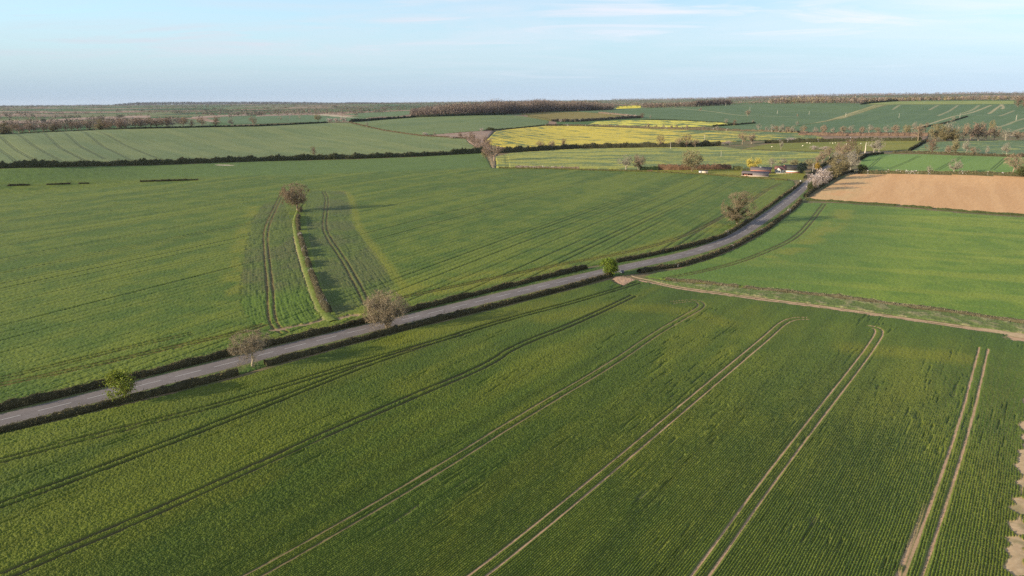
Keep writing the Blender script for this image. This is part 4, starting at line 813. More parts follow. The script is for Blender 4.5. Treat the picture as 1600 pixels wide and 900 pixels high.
hedge('dark hedge climbing the dark green hillside', [(1428, 202.5), (1450, 198), (1470, 194.5), (1490, 189), (1511, 182.5)], 2.2, 2.5, (.022, .024, .014), (.05, .045, .028), seed=127, **FH)
hedge('dark hedge line at the left end of the light green hilltop strip', [(1345, 163.6), (1362, 161.2), (1385, 159.2), (1400, 158.5)], 4, 4, (.025, .035, .018), (.05, .06, .03), seed=128, **FH)
hedge('mixed hedge with blossom between the brown field and the vivid green field', [(1336, 271.5), (1400, 271.2), (1500, 272.6), (1600, 275), (1850, 281.5)], 2.6, 2.2, (.09, .085, .04), (.24, .20, .12), seed=129, dens=22, leaf=.6, bump=.35, blossom=.3)
hedge('curved dark hedge round the corner of the vivid green field', [(1341, 252), (1347, 247.5), (1357, 243.3), (1380, 240.8)], 2.6, 2.4, (.022, .028, .014), (.06, .055, .03), seed=130, **MB)
hedge('low olive hedge between the farm paddock and the wide crop field', [(780, 263.4), (860, 264.6), (920, 266.6), (1000, 268.6), (1100, 273.2), (1150, 277), (1230, 282.5)], 1.5, 1.6, (.085, .085, .03), (.19, .165, .065), seed=131, dens=30, leaf=.45, bump=.3, gaps=.06)
hedge('pale blossomed hedge left of the farm paddock', [(805, 263), (845, 263.6), (905, 264.5)], 2.3, 2, (.17, .13, .09), (.34, .27, .21), seed=132, blossom=.35, dens=26, leaf=.5)
hedge('clipped russet hedge behind the farm paddock', [(1028, 265.6), (1060, 265.8), (1100, 265.2), (1142, 264.4)], 4.8, 3, (.17, .10, .06), (.30, .20, .13), seed=133, dens=40, leaf=.5, bump=.14)
hedge('olive bushes left of the barns', [(1145, 266.4), (1160, 266.6)], 4.2, 4, (.08, .085, .03), (.15, .14, .06), seed=134, dens=40, leaf=.5)
hedge('dark bush row left of the russet hedge', [(1000, 266), (1028, 266)], 3.4, 3, (.028, .045, .018), (.07, .085, .03), seed=135, dens=40, leaf=.5)
hedge('broken row of low clipped bushes far out in the wide crop field, its left part', [(-150, 297), (0, 291.8), (60, 290), (140, 287.6)], 1.5, 1.6, DK0, DK1, seed=136, dens=40, leaf=.4, bl=5, gaps=.5)
hedge('broken row of low clipped bushes far out in the wide crop field, its right part', [(219, 284.9), (262, 283.8), (310, 282.3)], 1.7, 1.8, DK0, DK1, seed=137, dens=45, leaf=.4, bl=5, gaps=.16)
hedge('dark hedge on the far side of the road in the tree clump', [(1258, 279), (1275, 267), (1290, 256.5), (1303, 247.5)], 2.4, 2.2, (.03, .035, .018), (.08, .075, .04), seed=138, dens=30, leaf=.5)

# ---- lesser trees: a few kinds, copied
def lesser(name, seed, H, R, base, twig, bark, K=(10, 5, 5, 4), tw=.13, leaf=None, stems=1, dome=.5, trunk_r=.28, parts=True, ivy=0):
    o = bare_tree(name, None, (0, 0), H, R, base, seed, bark=bark, twig=twig, tw=tw, K=K, stems=stems, dome=dome, trunk_r=trunk_r, leaf=leaf, ivy=ivy); o.location = (0, 0, 0); o['H'] = H; return o
ALL = lambda p, r: r.random(len(p)) < .95
PROTO = {
 'bare': lesser('bare_tree', 201, 10, 4.6, 1.8, ((.17, .125, .085), (.30, .225, .155)), (.24, .19, .13)),
 'bare2': lesser('bare_tree', 202, 10, 4.0, 1.4, ((.19, .14, .10), (.31, .235, .165)), (.30, .25, .18), stems=2),
 'grey': lesser('bare_tree', 203, 10, 4.4, 2.0, ((.18, .16, .125), (.31, .275, .215)), (.30, .27, .21)),
 'pink': lesser('bare_tree', 204, 10, 5.0, 1.4, ((.17, .122, .092), (.28, .205, .155)), (.30, .22, .16), K=(11, 5, 5, 5), tw=.12),
 'tan': lesser('budding_tree', 205, 10, 4.6, 1.2, ((.18, .15, .085), (.29, .245, .145)), (.20, .16, .10), leaf=(ALL, .42, (.18, .16, .075), (.28, .245, .125), 2)),
 'brown': lesser('bare_tree', 206, 10, 4.4, 1.2, ((.12, .08, .055), (.22, .155, .11)), (.16, .12, .085), K=(11, 5, 5, 4), tw=.12),
 'yellow': lesser('budding_tree', 207, 10, 5.6, 1.8, ((.34, .28, .07), (.5, .42, .11)), (.20, .15, .08), leaf=(ALL, .45, (.42, .34, .06), (.58, .48, .11), 4)),
 'dark': lesser('evergreen_tree', 208, 10, 4.2, .8, ((.02, .03, .02), (.04, .05, .03)), (.06, .05, .04), leaf=(ALL, .6, (.018, .032, .026), (.045, .062, .046), 6)),
 'blossom': lesser('blossom_tree', 209, 10, 6.5, .8, ((.20, .15, .12), (.34, .27, .22)), (.16, .12, .09), leaf=(ALL, .40, (.42, .34, .31), (.66, .57, .54), 2)),
 'olive': lesser('ivied_tree', 210, 10, 5.0, .8, ((.13, .11, .06), (.25, .20, .11)), (.16, .13, .08), leaf=(ALL, .55, (.11, .10, .045), (.24, .19, .095), 2), ivy=4),
 'green': lesser('evergreen_bush', 211, 10, 5.5, .3, ((.05, .06, .025), (.10, .11, .04)), (.08, .07, .04), leaf=(ALL, .6, (.05, .065, .022), (.12, .125, .045), 5)),
 'orange': lesser('conifer_tree', 212, 10, 3.0, .3, ((.25, .17, .04), (.36, .25, .06)), (.12, .09, .05), leaf=(ALL, .55, (.25, .17, .03), (.42, .29, .05), 5)),
}
USED = set()
def place(kind, px, py, H, label, wide=1.0, group=None, rot=None, d_off=0.0, name=None, cat='tree'):
    root = PROTO[kind]; p = at(px, py)
    if d_off: p = p * (1 + d_off / np.hypot(*p))
    if kind in USED:
        r = root.copy(); COL.objects.link(r)
        for ch in list(root.children):
            c = ch.copy(); COL.objects.link(c); c.parent = r
        for k in ('group',):
            if k in r: del r[k]
    else: r = root; USED.add(kind)
    if name: r.name = name
    s = H / 10.0; r.location = (p[0], p[1], float(elev(*p)) - .15); r.scale = (s * wide, s * wide, s)
    r.rotation_euler = (0, 0, (px * 1.7 + py * 2.3) % 6.28 if rot is None else rot)
    if 'H' in r: del r['H']
    tag(r, label, cat, group); return r
TREES = [ # kind, base column, base row, height m, label, width factor
 ('grey', 977, 265.8, 13.5, 'pale bare tree with ivied trunk, left of two at the paddock edge', 1.1), ('bare2', 998, 265.5, 13.5, 'pale bare tree on a bare trunk, right of two at the paddock edge', 1.05),
 ('tan', 1081, 268, 18.5, 'large rounded tan willow leaning over the middle of the paddock', 1.0),
 ('yellow', 1177, 265.5, 10.5, 'yellow flowering tree behind the barns', 1.0), ('grey', 1206, 261.5, 8.5, 'thin grey bare tree behind the gap between barn and house', 1.1), ('grey', 1222, 260, 8, 'thin grey bare tree above the house roof', 1.2), ('tan', 1240, 261, 7, 'tan budding tree behind the low white house wall', 1.2),
 ('dark', 1254, 271, 8.6, 'round blue black evergreen between house and road', 1.05), ('orange', 1277, 268, 7, 'small orange yellow conifer by the telegraph pole', 1.0), ('green', 1265, 299, 6.2, 'small dark green bush tree at the foot of the blossom tree', .5),
 ('blossom', 1270, 296.5, 11, 'brown twigged tree in half blossom leaning to the road', .85), ('blossom', 1283, 289.5, 12, 'large white pink blossom tree at the roadside', .85),
 ('olive', 1297, 280, 14.5, 'olive ivied tree behind the blossom tree', .9), ('olive', 1310, 272.5, 15, 'tallest dark olive tree at the corner of the brown field', .9), ('grey', 1330, 268, 13, 'grey bare tree at the brown field corner', 1.1), ('olive', 1322, 266, 11, 'olive ivied tree between the tall olive one and the grey one', .8),
 ('tan', 1263, 263.5, 8.5, 'tan tree behind the orange conifer', 1.1), ('bare', 1275, 258.5, 9, 'bare brown tree on the far roadside, first past the farm', 1.1), ('bare2', 1285, 252.5, 10, 'bare brown tree on the far roadside, second past the farm', 1.1), ('bare', 1296, 247, 11, 'bare brown tree on the far roadside, third past the farm', 1.1),
 ('grey', 1307, 255, 11, 'grey twigged tree in the middle of the roadside clump', 1.0), ('bare', 1318, 249, 15, 'tall bare brown tree in the upper roadside clump', .9), ('brown', 1327, 240, 16, 'dark brown bare tree topping the roadside clump', .9), ('pink', 1312, 241, 13, 'rosy bare tree at the upper left of the roadside clump', .9), ('tan', 1340, 247.5, 13, 'yellowish budding tree at the corner of the vivid green field', .7), ('grey', 1332, 254, 12, 'grey bare tree under the yellowish budding one', 1),
 ('green', 1345, 269, 6, 'round green bush at the left end of the brown field hedge', 1.25), ('grey', 1365, 238.5, 14.5, 'pale bare tree beside the white trunk past the road', 1.0), ('grey', 1373.5, 239, 14, 'grey bare tree with one thin trunk past the road', .8),
 ('grey', 1490, 271.8, 11.5, 'round pale bare tree in the hedge above the brown field', 1.0), ('grey', 1451, 271.5, 6.5, 'small pale bare tree in the hedge above the brown field', .8), ('bare', 1583, 273, 16, 'big round bare tree at the right end of the brown field hedge', 1.0), ('green', 1598, 275.5, 7, 'dark bush beside the big round bare tree on the right', 1.2),
 ('brown', 1456, 239.3, 14.5, 'dark spiky bare tree in the hedge below the patchy yellow field', 1.0), ('tan', 1491, 240.8, 14, 'pale stemmed tree, first right of the dark spiky bare one', .55), ('bare2', 1482, 240.6, 8, 'low bare bush tree right of the dark spiky bare one', 1.1), ('grey', 1508, 241.4, 14, 'tall pale trunk tree, second right of the dark spiky bare one', .6), ('bare', 1521, 242, 7.5, 'low arching bare tree under the patchy yellow field', 1.5), ('grey', 1541, 242.8, 9, 'pollarded pale stub tree under the patchy yellow field', .5), ('grey', 1571, 243.8, 12, 'faint pale bare tree under the patchy yellow field', .8), ('brown', 1594, 244.8, 4, 'small brown bush under the patchy yellow field at the right', 1.8),
 ('tan', 1462, 219.8, 20, 'broad tan green tree at the left end of the tall tree belt', .95), ('grey', 1482, 218.5, 22, 'large silver grey tree behind the left end of the belt', .95), ('olive', 1477, 220, 15, 'olive tree filling the left of the tall tree belt', 1.0), ('olive', 1491, 220, 13, 'olive bush tree at the gap in the tall belt', .9),
 ('bare', 1505, 219.6, 20, 'tall bare tree just right of the gap in the belt', .8), ('pink', 1516, 219.4, 21, 'tall tawny bare tree in the belt', .75), ('bare2', 1528, 219.3, 21, 'tall twin stemmed bare tree in the belt', .8), ('pink', 1540, 219.2, 20, 'tall tawny bare tree near the right of the belt', .8), ('bare', 1553, 219.2, 17, 'bare tree sloping off the right of the belt', .9), ('tan', 1548, 214, 22, 'thin green topped tree rising behind the belt', .4),
 ('grey', 1572, 220.3, 14, 'round pale tree on a pale trunk, first right of the belt', 1.1), ('bare', 1588, 220, 12, 'round bare tree, second right of the belt', 1.1), ('bare2', 1604, 219.8, 13, 'round bare tree, third right of the belt', 1.1),
 ('bare', 1434, 220, 20, 'brown bare tree at the top of the straight dark hedge', .8), ('grey', 1429, 204, 14, 'pale round tree at the foot of the hillside hedge', .8), ('bare', 1448, 198.5, 8, 'small tree on the hillside hedge', .9), ('grey', 1490, 189.3, 9, 'small pale tree halfway up the hillside hedge', .9), ('tan', 1415, 210, 14, 'tan tree behind the thicket', .9),
 ('brown', 1590, 167.5, 26, 'dark brown tree clump at the right end of the hilltop, its left tree', .8), ('brown', 1600, 167.5, 28, 'dark brown tree clump at the right end of the hilltop, its middle tree', .8), ('pink', 1610, 167.5, 27, 'russet tree clump at the right end of the hilltop, its right tree', .8),
 ('brown', 1032, 230, 17, 'conical brown tree in the hedge below the yellow field', .7), ('brown', 1073, 229.6, 17, 'rounded brown tree in the hedge below the yellow field', .9), ('bare', 1060, 229.8, 12, 'low brown tree left of the rounded one in that hedge', 1.1), ('bare', 1086, 229.5, 10, 'low brown tree right of the rounded one in that hedge', 1.1), ('brown', 880, 232.5, 14, 'bare upright tree in the dark hedge below the yellow field', .7), ('bare', 845, 234.5, 12, 'tan bare tree in the left half of the dark hedge', 1.1), ('bare2', 862, 233.5, 11, 'tan bare tree in the middle of the dark hedge', 1.0),
 ('pink', 772, 252, 23, 'large pink twigged tree on a thick trunk above the grass bank', 1.0), ('pink', 750, 238, 15, 'pink bare tree left of the large one, beside the hedge end', 1.0), ('pink', 757, 234, 18, 'tall pink bare tree at the edge of the yellow field', .8), ('pink', 744, 229, 16, 'pink bare tree in the scrub wedge, middle one', .9), ('pink', 735, 223, 16, 'pink bare tree in the scrub wedge, upper one', .9), ('tan', 759, 248, 10, 'low tan bush tree under the large pink one', 1.0), ('pink', 722, 215.5, 9, 'low pink bush in the scrub wedge', 1.4), ('green', 767, 204.3, 5.5, 'dark bush clump on the corner of the yellow field', 2.4), ('blossom', 752, 204.8, 5, 'white blossom bush beside the dark bush clump', 1.1),
 ('brown', 1003, 184.5, 13, 'dark round tree between the pale yellow field and the hill', 1.0), ('grey', 1016, 185.5, 9, 'thin pale tree right of the dark round one', .7), ('blossom', 985, 183, 6, 'blossom bush above the olive pasture', 1.6), ('brown', 882, 190.5, 8, 'brown bush in the grey hedge', 1.2), ('blossom', 876, 190.8, 6, 'pale blossom bush in the grey hedge', 1.2), ('brown', 903, 174.5, 7, 'brown bush at the edge of the wood', 1.2),
 ('grey', 1134, 193.6, 11, 'pale tree, left of two at the pale yellow field end', .9), ('brown', 1147, 196, 12, 'darker tree, right of two at the pale yellow field end', .9), ('grey', 1185, 203.5, 12, 'pale round tree at the foot of the dark hill, left', .9), ('grey', 1176, 192.8, 8, 'small pale tree at the end of the dark bushy hedge', .7), ('grey', 1198, 205, 9, 'small pale tree at the foot of the dark hill', .9),
 ('bare', 1094, 174.3, 10, 'small round tree on the tan path of the dark hill', 1.0), ('bare', 1168, 181.8, 15, 'round tree on the tan path of the dark hill', 1.0), ('bare', 1246, 183.4, 8, 'lone little tree in the dark field left of the tan strip', .6), ('grey', 1245, 196.3, 9, 'little pale tree at the foot of the tan strip', .8),
 ('bare', 1160, 225.5, 16, 'bare tree over the diagonal shadow above the sheep pasture, left', .9), ('bare2', 1174, 224, 13, 'bare tree over the diagonal shadow above the sheep pasture, right', 1.0), ('blossom', 1137, 226.5, 5.5, 'white blossom bush beside the bare trees above the pasture', 1.5), ('blossom', 1238, 221.5, 5.5, 'long white blossom bush at the top of the sheep pasture', 2.6), ('blossom', 1272, 234.5, 5, 'white blossom bush inside the sheep pasture, left', 1.6), ('blossom', 1288, 234.8, 4.5, 'white blossom bush inside the sheep pasture, right', 1.8), ('grey', 1220, 233.8, 11, 'thin pale tree on the lower fence of the pasture', .5),
 ('brown', 491, 243, 11, 'small brown tree standing over the tall dark hedge', .8),
 ('grey', 679, 213.5, 8, 'thin tree on the brown boundary hedge, lower', .5), ('grey', 573, 199, 9, 'thin pale tree on the brown boundary hedge, upper', .8), ('blossom', 664, 212, 5, 'pale blossom bush at the left tip of the scrub wedge', 1.6), ('blossom', 708, 216.5, 4.5, 'pale blossom bush on the lower edge of the scrub wedge', 2.2),
 ('blossom', 515, 191.3, 8, 'white blossom thicket at the crest, left', 1.5), ('blossom', 526, 190.8, 8, 'white blossom thicket at the crest, middle', 1.2), ('blossom', 537, 190.6, 9.5, 'white blossom thicket at the crest, right', 1.2), ('tan', 497, 189.2, 16, 'olive tree behind the crest left of the blossom', 1.1),
]
for kd, px, py, H, lab, wd in TREES: place(kd, px, py, H, lab, wd)
rg = np.random.default_rng(5)
# rows of look-alike trees
def row(label, group, xs, base, kinds, hs, wide=1.0, d_off=0):
    for k, x in enumerate(xs): place(kinds[k % len(kinds)], x, np.interp(x, base[0], base[1]), hs[k % len(hs)], label, wide * (.9 + .2 * rg.random()), group, None, d_off)
row('small bare tree in the thin row at the foot of the dark green hill', 'small trees at the foot of the dark hill', [1206, 1214, 1222, 1231, 1239, 1255, 1273, 1286, 1301, 1316, 1330, 1347, 1358, 1371, 1385, 1399], ((1200, 1262, 1400), (206, 209, 208.5)), ['grey', 'bare', 'grey', 'bare2'], [13, 11, 14, 10, 12], 1.05)
row('stunted bare tree in the hedge between the two yellow fields', 'stunted trees between the yellow fields', [1008, 1013, 1025, 1036, 1049, 1057, 1066, 1073, 1099, 1120], ((1000, 1060, 1130), (199.2, 202.2, 203.8)), ['grey', 'bare2', 'bare'], [8, 9, 7, 9], .75)
row('brown bare tree in the dense row behind the left hillside crest', 'bare trees behind the left crest', list(np.arange(-60, 205, 7.5) + rg.normal(size=36)[:36] * 1.5), ((-150, 0, 50, 130, 200), (216.5, 210.3, 207.8, 204.2, 202.2)), ['brown', 'bare', 'pink', 'brown', 'bare2', 'grey', 'bare', 'brown', 'bare', 'olive'], [15, 12, 17, 14, 11, 16], 1.05, 25)
row('round bare tree in the open row behind the left hillside crest', 'open row of trees behind the crest', [212, 219, 228, 236, 245, 254, 262, 270, 287, 300, 316, 338, 362, 396], ((200, 320, 400), (202.2, 199.5, 198)), ['bare', 'brown', 'grey', 'bare', 'brown'], [16, 18, 14, 17, 13], 1.0, 25)

# ------------------------------------------------------------------ woods and distant tree belts (too many to count)
def blob_trees(name, label, P, Hs, c0, c1, seed, n_card=40, size=2.2, wide=.45, seeds=None, kind='stuff', cat='woodland', pal=None, trunkc=(.14, .11, .085)):
    """many merged far trees: each a loose cloud of twig clumps on a trunk"""
    rng = np.random.default_rng(seed); n = len(P); z = elev(P[:, 0], P[:, 1]); R = Hs * wide * (.8 + .4 * rng.random(n))
    q = rng.normal(size=(n, n_card, 3)); q /= np.linalg.norm(q, axis=2)[..., None]; q *= (.35 + .65 * rng.random((n, n_card, 1)) ** .5)
    C3 = np.empty((n, n_card, 3)); C3[..., 0] = P[:, None, 0] + q[..., 0] * R[:, None]; C3[..., 1] = P[:, None, 1] + q[..., 1] * R[:, None]; C3[..., 2] = z[:, None] + Hs[:, None] * (.55 + .45 * q[..., 2])
    Pt = C3.reshape(-1, 3); sz = np.repeat(np.minimum(size, Hs * .22), n_card); v, f = cards(Pt, sz, rng)
    if pal is not None: pal = np.asarray(pal); base = pal[rng.integers(0, len(pal), n)]
    else: t = rng.random((n, 1)); base = np.asarray(c0) * (1 - t) + np.asarray(c1) * t
    cc = np.repeat(np.repeat(base, n_card, 0) * (.75 + .5 * rng.random((n * n_card, 1))), 4, 0)
    S = np.stack([P[:, 0], P[:, 1], z - .5, P[:, 0], P[:, 1], z + Hs * .7, Hs * .02 + .08, Hs * .008], 1); tv, tf = tubes(S, 4)
    V, F, Cc = join([(v, f, cc), (tv, tf, np.asarray(trunkc))]); o = mesh_obj(name, V, F, M_TWIG, None, Cc); tag(o, label, cat, None, kind); return o
def scatter_band(front, depth, spacing, rng):
    F = resample(path(front, 4), spacing); u = F / np.linalg.norm(F, axis=1)[:, None]; out = []
    for k in np.arange(0, depth, spacing): out.append(F + u * (k + (rng.random(len(F))[:, None] - .5) * spacing * .8) + rng.normal(size=F.shape) * spacing * .25)
    return np.concatenate(out)
rg = np.random.default_rng(77)
WP = [(.14, .11, .09), (.18, .14, .118), (.115, .09, .076), (.205, .16, .135), (.155, .13, .10), (.165, .125, .108)]
P = scatter_band([(646, 182.5), (700, 181.0), (780, 178.8), (815, 177.3), (860, 174.6), (900, 173.6), (956, 172)], 200, 8.5, rg)
blob_trees('woodland', 'leafless pinkish brown wood spreading along the ridge at the centre', P, (15 + 9 * rg.random(len(P)) + 17 * (fbm(P[:, 0] / 45, P[:, 1] / 45, 601, 2) - .35)) * np.interp(CX + F_PX * P[:, 0] / P[:, 1], [640, 700, 780, 840, 900, 956], [.7, 1.0, 1.25, 1.35, 1.2, .9]), None, None, 602, 90, 1.7, .42, pal=WP)
P = scatter_band([(800, 178.2), (815, 177.4), (843, 175.8)], 50, 9, rg)
blob_trees('woodland', 'dark evergreen edge of the ridge wood', P, 11 + 4 * rg.random(len(P)), None, None, 603, 80, 1.8, .5, pal=[(.05, .055, .05), (.075, .07, .06), (.10, .085, .07)])
P = scatter_band([(1086, 166.8), (1110, 165.6), (1140, 164.4)], 60, 9, rg)
blob_trees('woodland', 'dark copse on the skyline right of the small yellow field', P, 16 + 5 * rg.random(len(P)), None, None, 604, 60, 2.2, .42, pal=[(.06, .055, .055), (.09, .075, .07), (.13, .10, .085)])
P = scatter_band([(1005, 169), (1040, 168.2), (1086, 167)], 60, 11, rg)
blob_trees('woodland', 'brownish wood edge between the small yellow field and the dark copse', P, 13 + 5 * rg.random(len(P)), None, None, 605, 60, 2.2, .45, pal=WP + [(.20, .17, .11)])
P = scatter_band([(1205, 162.4), (1260, 161.2), (1345, 161.6)], 160, 14, rg)
blob_trees('woodland', 'mixed tree belt behind the crest of the dark hill', P, 14 + 7 * rg.random(len(P)), None, None, 606, 50, 2.4, .45, pal=WP + [(.20, .175, .09), (.22, .18, .10), (.08, .08, .055), (.30, .24, .19)])
P = scatter_band([(1345, 161), (1400, 158), (1480, 157.3), (1590, 157.3), (1800, 157)], 160, 14, rg); P += P / np.linalg.norm(P, axis=1)[:, None] * 14; P = P[rg.random(len(P)) < .55 * sst(.3, .6, fbm(P[:, 0] / 120, P[:, 1] / 200, 609, 2)) + .2]
blob_trees('woodland', 'mixed tree belt behind the light green hilltop strip', P, 9 + 6 * rg.random(len(P)), None, None, 607, 50, 2.4, .45, pal=WP + [(.22, .19, .09), (.20, .17, .09), (.08, .08, .055), (.30, .22, .19), (.26, .2, .16)])
P = scatter_band([(-100, 208), (0, 204), (60, 201.5), (120, 199), (200, 196.5), (290, 193.5)], 110, 11, rg); P = P[rg.random(len(P)) < .5]
blob_trees('woodland', 'mass of bare brown trees in the dip behind the left hillside', P, 9 + 9 * rg.random(len(P)), None, None, 608, 50, 2.0, .45, pal=WP + [(.10, .085, .06), (.07, .075, .045), (.14, .11, .085)])
# far plain: hedges on the patchwork borders, copses, tree belts up to the horizon
def plain_trees():
    rng = np.random.default_rng(610); N = 420000
    az = np.radians(-43 + 86 * rng.random(N)); d = 1550 * (13500 / 1550) ** rng.random(N); x = d * np.sin(az); y = d * np.cos(az)
    i, j, e = cellgrid(x, y); ed = sst(.42, .60, fbm(x / 260, y / 260, 611, 2)); wood = fbm(x / 850, y / 700, 613, 3)
    inwood = wood > .64 - .06 * sst(3500, 9000, d)
    keep = ((e < 4 + d * .0012) & (rng.random(N) < .62 * ed + .02)) | (inwood & (rng.random(N) < .09)) | (rng.random(N) < .002)
    # keep the near hills and their fields clear
    P = np.stack([x, y], 1); px = CX + F_PX * np.tan(az) 
    lim = np.interp(px, [-200, 0, 400, 640, 650, 960, 1000, 1200, 1345, 1600, 1800], [1700, 1650, 1750, 2000, 2600, 2500, 2650, 2700, 2750, 2850, 2900]); keep &= d > lim
    zone = (px > 235) & (px < 655) & (d < 2750); keep &= ~zone | (rng.random(N) < .10)
    return P[keep], d[keep], rng
P, d, rng = plain_trees(); print('plain trees', len(P))
dark = fbm(P[:, 0] / 500, P[:, 1] / 500, 615, 2) > .62
for lab, sel, pal, sd in [('bare hedgerow trees and copses scattered over the far plain', ~dark, WP + [(.18, .16, .11), (.13, .12, .08), (.21, .16, .13)], 616), ('dark evergreen copses scattered over the far plain', dark, [(.045, .055, .04), (.07, .075, .05), (.09, .085, .06)], 617)]:
    Q = P[sel]; dd = d[sel]; H = (5 + 9 * rng.random(len(Q)) ** 1.5) * (1 + .5 * sst(3000, 9000, dd)); k = dd < 3800
    for nm, kk, nc, sz in (('nearer', k, 26, 2.6), ('farther', ~k, 9, 7.0)):
        if kk.sum(): blob_trees('distant_trees', ('nearer ' if nm == 'nearer' else 'most distant ') + lab, Q[kk], H[kk], None, None, sd + nc, nc, sz, .5 if nm == 'nearer' else .7, pal=np.array(pal) * (1 if nm == 'nearer' else .62))
P = scatter_band([(180, 165), (300, 163.4), (420, 163), (660, 162.4)], 900, 60, rng)
blob_trees('distant_trees', 'dark wooded rise on the far left skyline', P, (12 + 48 * fbm(P[:, 0] / 420, P[:, 1] / 900, 633, 3) + 14 * rng.random(len(P))) * np.interp(CX + F_PX * P[:, 0] / P[:, 1], [195, 240, 270, 420, 540, 640], [.25, .9, 1.0, .9, .55, .3]), None, None, 630, 14, 9, .8, pal=[(.06, .06, .055), (.09, .08, .075), (.05, .055, .05)])
P = scatter_band([(-100, 168.6), (0, 168), (60, 167), (120, 166.6), (200, 165.5)], 500, 75, rng)
blob_trees('distant_trees', 'low wooded skyline at the far left', P, 16 + 10 * rng.random(len(P)), None, None, 631, 12, 9, .8, pal=[(.10, .09, .085), (.14, .12, .11), (.07, .07, .06)])
P = scatter_band([(960, 157.2), (1100, 155.2), (1250, 152.3), (1400, 149.5), (1500, 148.3), (1700, 147.3)], 1500, 90, rng)
blob_trees('distant_trees', 'pale wooded hills on the right skyline', P, 20 + 14 * rng.random(len(P)), None, None, 632, 10, 11, .9, pal=[(.12, .11, .11), (.18, .14, .13), (.10, .09, .09), (.2, .16, .15)])

# ------------------------------------------------------------------ buildings and small things
def boxv(x0, x1, y0, y1, z0, z1): 
    V = np.array([[x0, y0, z0], [x1, y0, z0], [x1, y1, z0], [x0, y1, z0], [x0, y0, z1], [x1, y0, z1], [x1, y1, z1], [x0, y1, z1]], float); return V, np.array([[0, 3, 2, 1], [4, 5, 6, 7], [0, 1, 5, 4], [1, 2, 6, 5], [2, 3, 7, 6], [3, 0, 4, 7]])
def solid(name, boxes, mat, parent):
    V = []; F = []; b = 0
    for q in boxes: v, f = boxv(*q); V.append(v); F.append(f + b); b += 8
    return mesh_obj(name, np.concatenate(V), [np.concatenate(F)], mat, parent)
def gable_roof(name, x0, x1, y0, y1, ze, zr, mat, parent, th=.18, ov=.35, yr=None, fs=0):
    """two sloping slabs with thickness; ridge along x"""
    ym = (y0 + y1) / 2 if yr is None else yr; V = []; F = []
    for a in (y0 - ov, y1 + ov):
        sl = (zr - ze) / abs((ym - (y0 if a < ym else y1))); za = ze - sl * ov
        v = np.array([[x0 - ov, a, za], [x1 + ov, a, za], [x1 + ov, ym, zr], [x0 - ov, ym, zr]]); w = v + np.array([0, 0, th]); b = len(V) * 8
        V.append(np.concatenate([v, w])); F.append(np.array([[0, 3, 2, 1], [4, 5, 6, 7], [0, 1, 5, 4], [1, 2, 6, 5], [2, 3, 7, 6], [3, 0, 4, 7]]) + b)
    return mesh_obj(name, np.concatenate(V), [np.concatenate(F)], mat, parent)
def gable_walls(name, x0, x1, y0, y1, ze, zr, mat, parent, t=.25, z0=-.4, front=True, back=True, left=True, right=True, yr=None, gaps=()):
    ym = (y0 + y1) / 2 if yr is None else yr; V = []; F4 = []; F5 = []; b = 0; F3 = []
    def add(v, f):
        nonlocal b; V.append(v); F4.append(f + b); b += len(v)
    if front:
        xs = x0
        for g0, g1 in list(gaps) + [(x1, x1)]:
            if g0 > xs: add(*boxv(xs, g0, y0, y0 + t, z0, ze))
            xs = g1
    if back: add(*boxv(x0, x1, y1 - t, y1, z0, ze))
    for on, xa, xb in ((left, x0, x0 + t), (right, x1 - t, x1)):
        if not on: continue
        pr = [(y0 + t + .002, z0), (y1 - t - .002, z0), (y1 - t - .002, ze), (ym, zr - .02), (y0 + t + .002, ze)]; v = np.array([[xa, *q] for q in pr] + [[xb, *q] for q in pr])
        f = [[0, 1, 6, 5], [1, 2, 7, 6], [2, 3, 8, 7], [3, 4, 9, 8], [4, 0, 5, 9], [0, 4, 2, 1], [4, 3, 2, 2], [5, 6, 7, 9], [9, 7, 8, 8]]
        V.append(v); F4.append(np.array(f[:6] + [f[7]]) + b); F3.append(np.array([[4, 3, 2], [9, 7, 8]]) + b); b += 10
    return mesh_obj(name, np.concatenate(V), [np.concatenate(F4)] + ([np.concatenate(F3)] if F3 else []), mat, parent)
M_ROOF = mat_plain('roof_sheet', (.105, .085, .088), .75, .2, .8, .3, .2); M_BRICK = mat_plain('red_brick', (.30, .13, .10), .9, .25, 1.5); M_CREAM = mat_plain('block_base', (.48, .38, .30), .9, .15, 2.0)
M_WHITE = mat_plain('white_render', (.70, .66, .60), .8, .05, 2.0); M_TILE = mat_plain('roof_tile', (.16, .075, .065), .8, .25, 2.0); M_DARK = mat_plain('dark_opening', (.03, .028, .027), .6, .2, 2.0); M_WOOD = mat_plain('weathered_wood', (.23, .19, .15), .9, .25, 3.0)
M_SHEET = mat_plain('pale_sheet', (.50, .49, .50), .6, .1, 2.0, .4); M_GLASS = mat_plain('window_glass', (.03, .035, .04), .15, .1, 1.0, .6); M_PINK = mat_plain('faded_brick', (.20, .155, .152), .9, .25, 1.2); M_POLE = mat_plain('pale_pole', (.52, .46, .38), .85, .15, 4.0)
M_WOOL = mat_plain('wool', (.62, .57, .47), .95, .1, 8.0); M_SKIN = mat_plain('sheep_face', (.25, .2, .16), .9, .1, 8.0); M_WIRE = mat_plain('wire', (.18, .18, .18), .6, .1, 1.0)
def G(px, py): p = at(px, py); return (p[0], p[1], float(elev(*p)))
def mpp(px, py): p = at(px, py); q = at(px + 10, py); return np.hypot(*(q - p)) / 10       # metres per photo pixel across
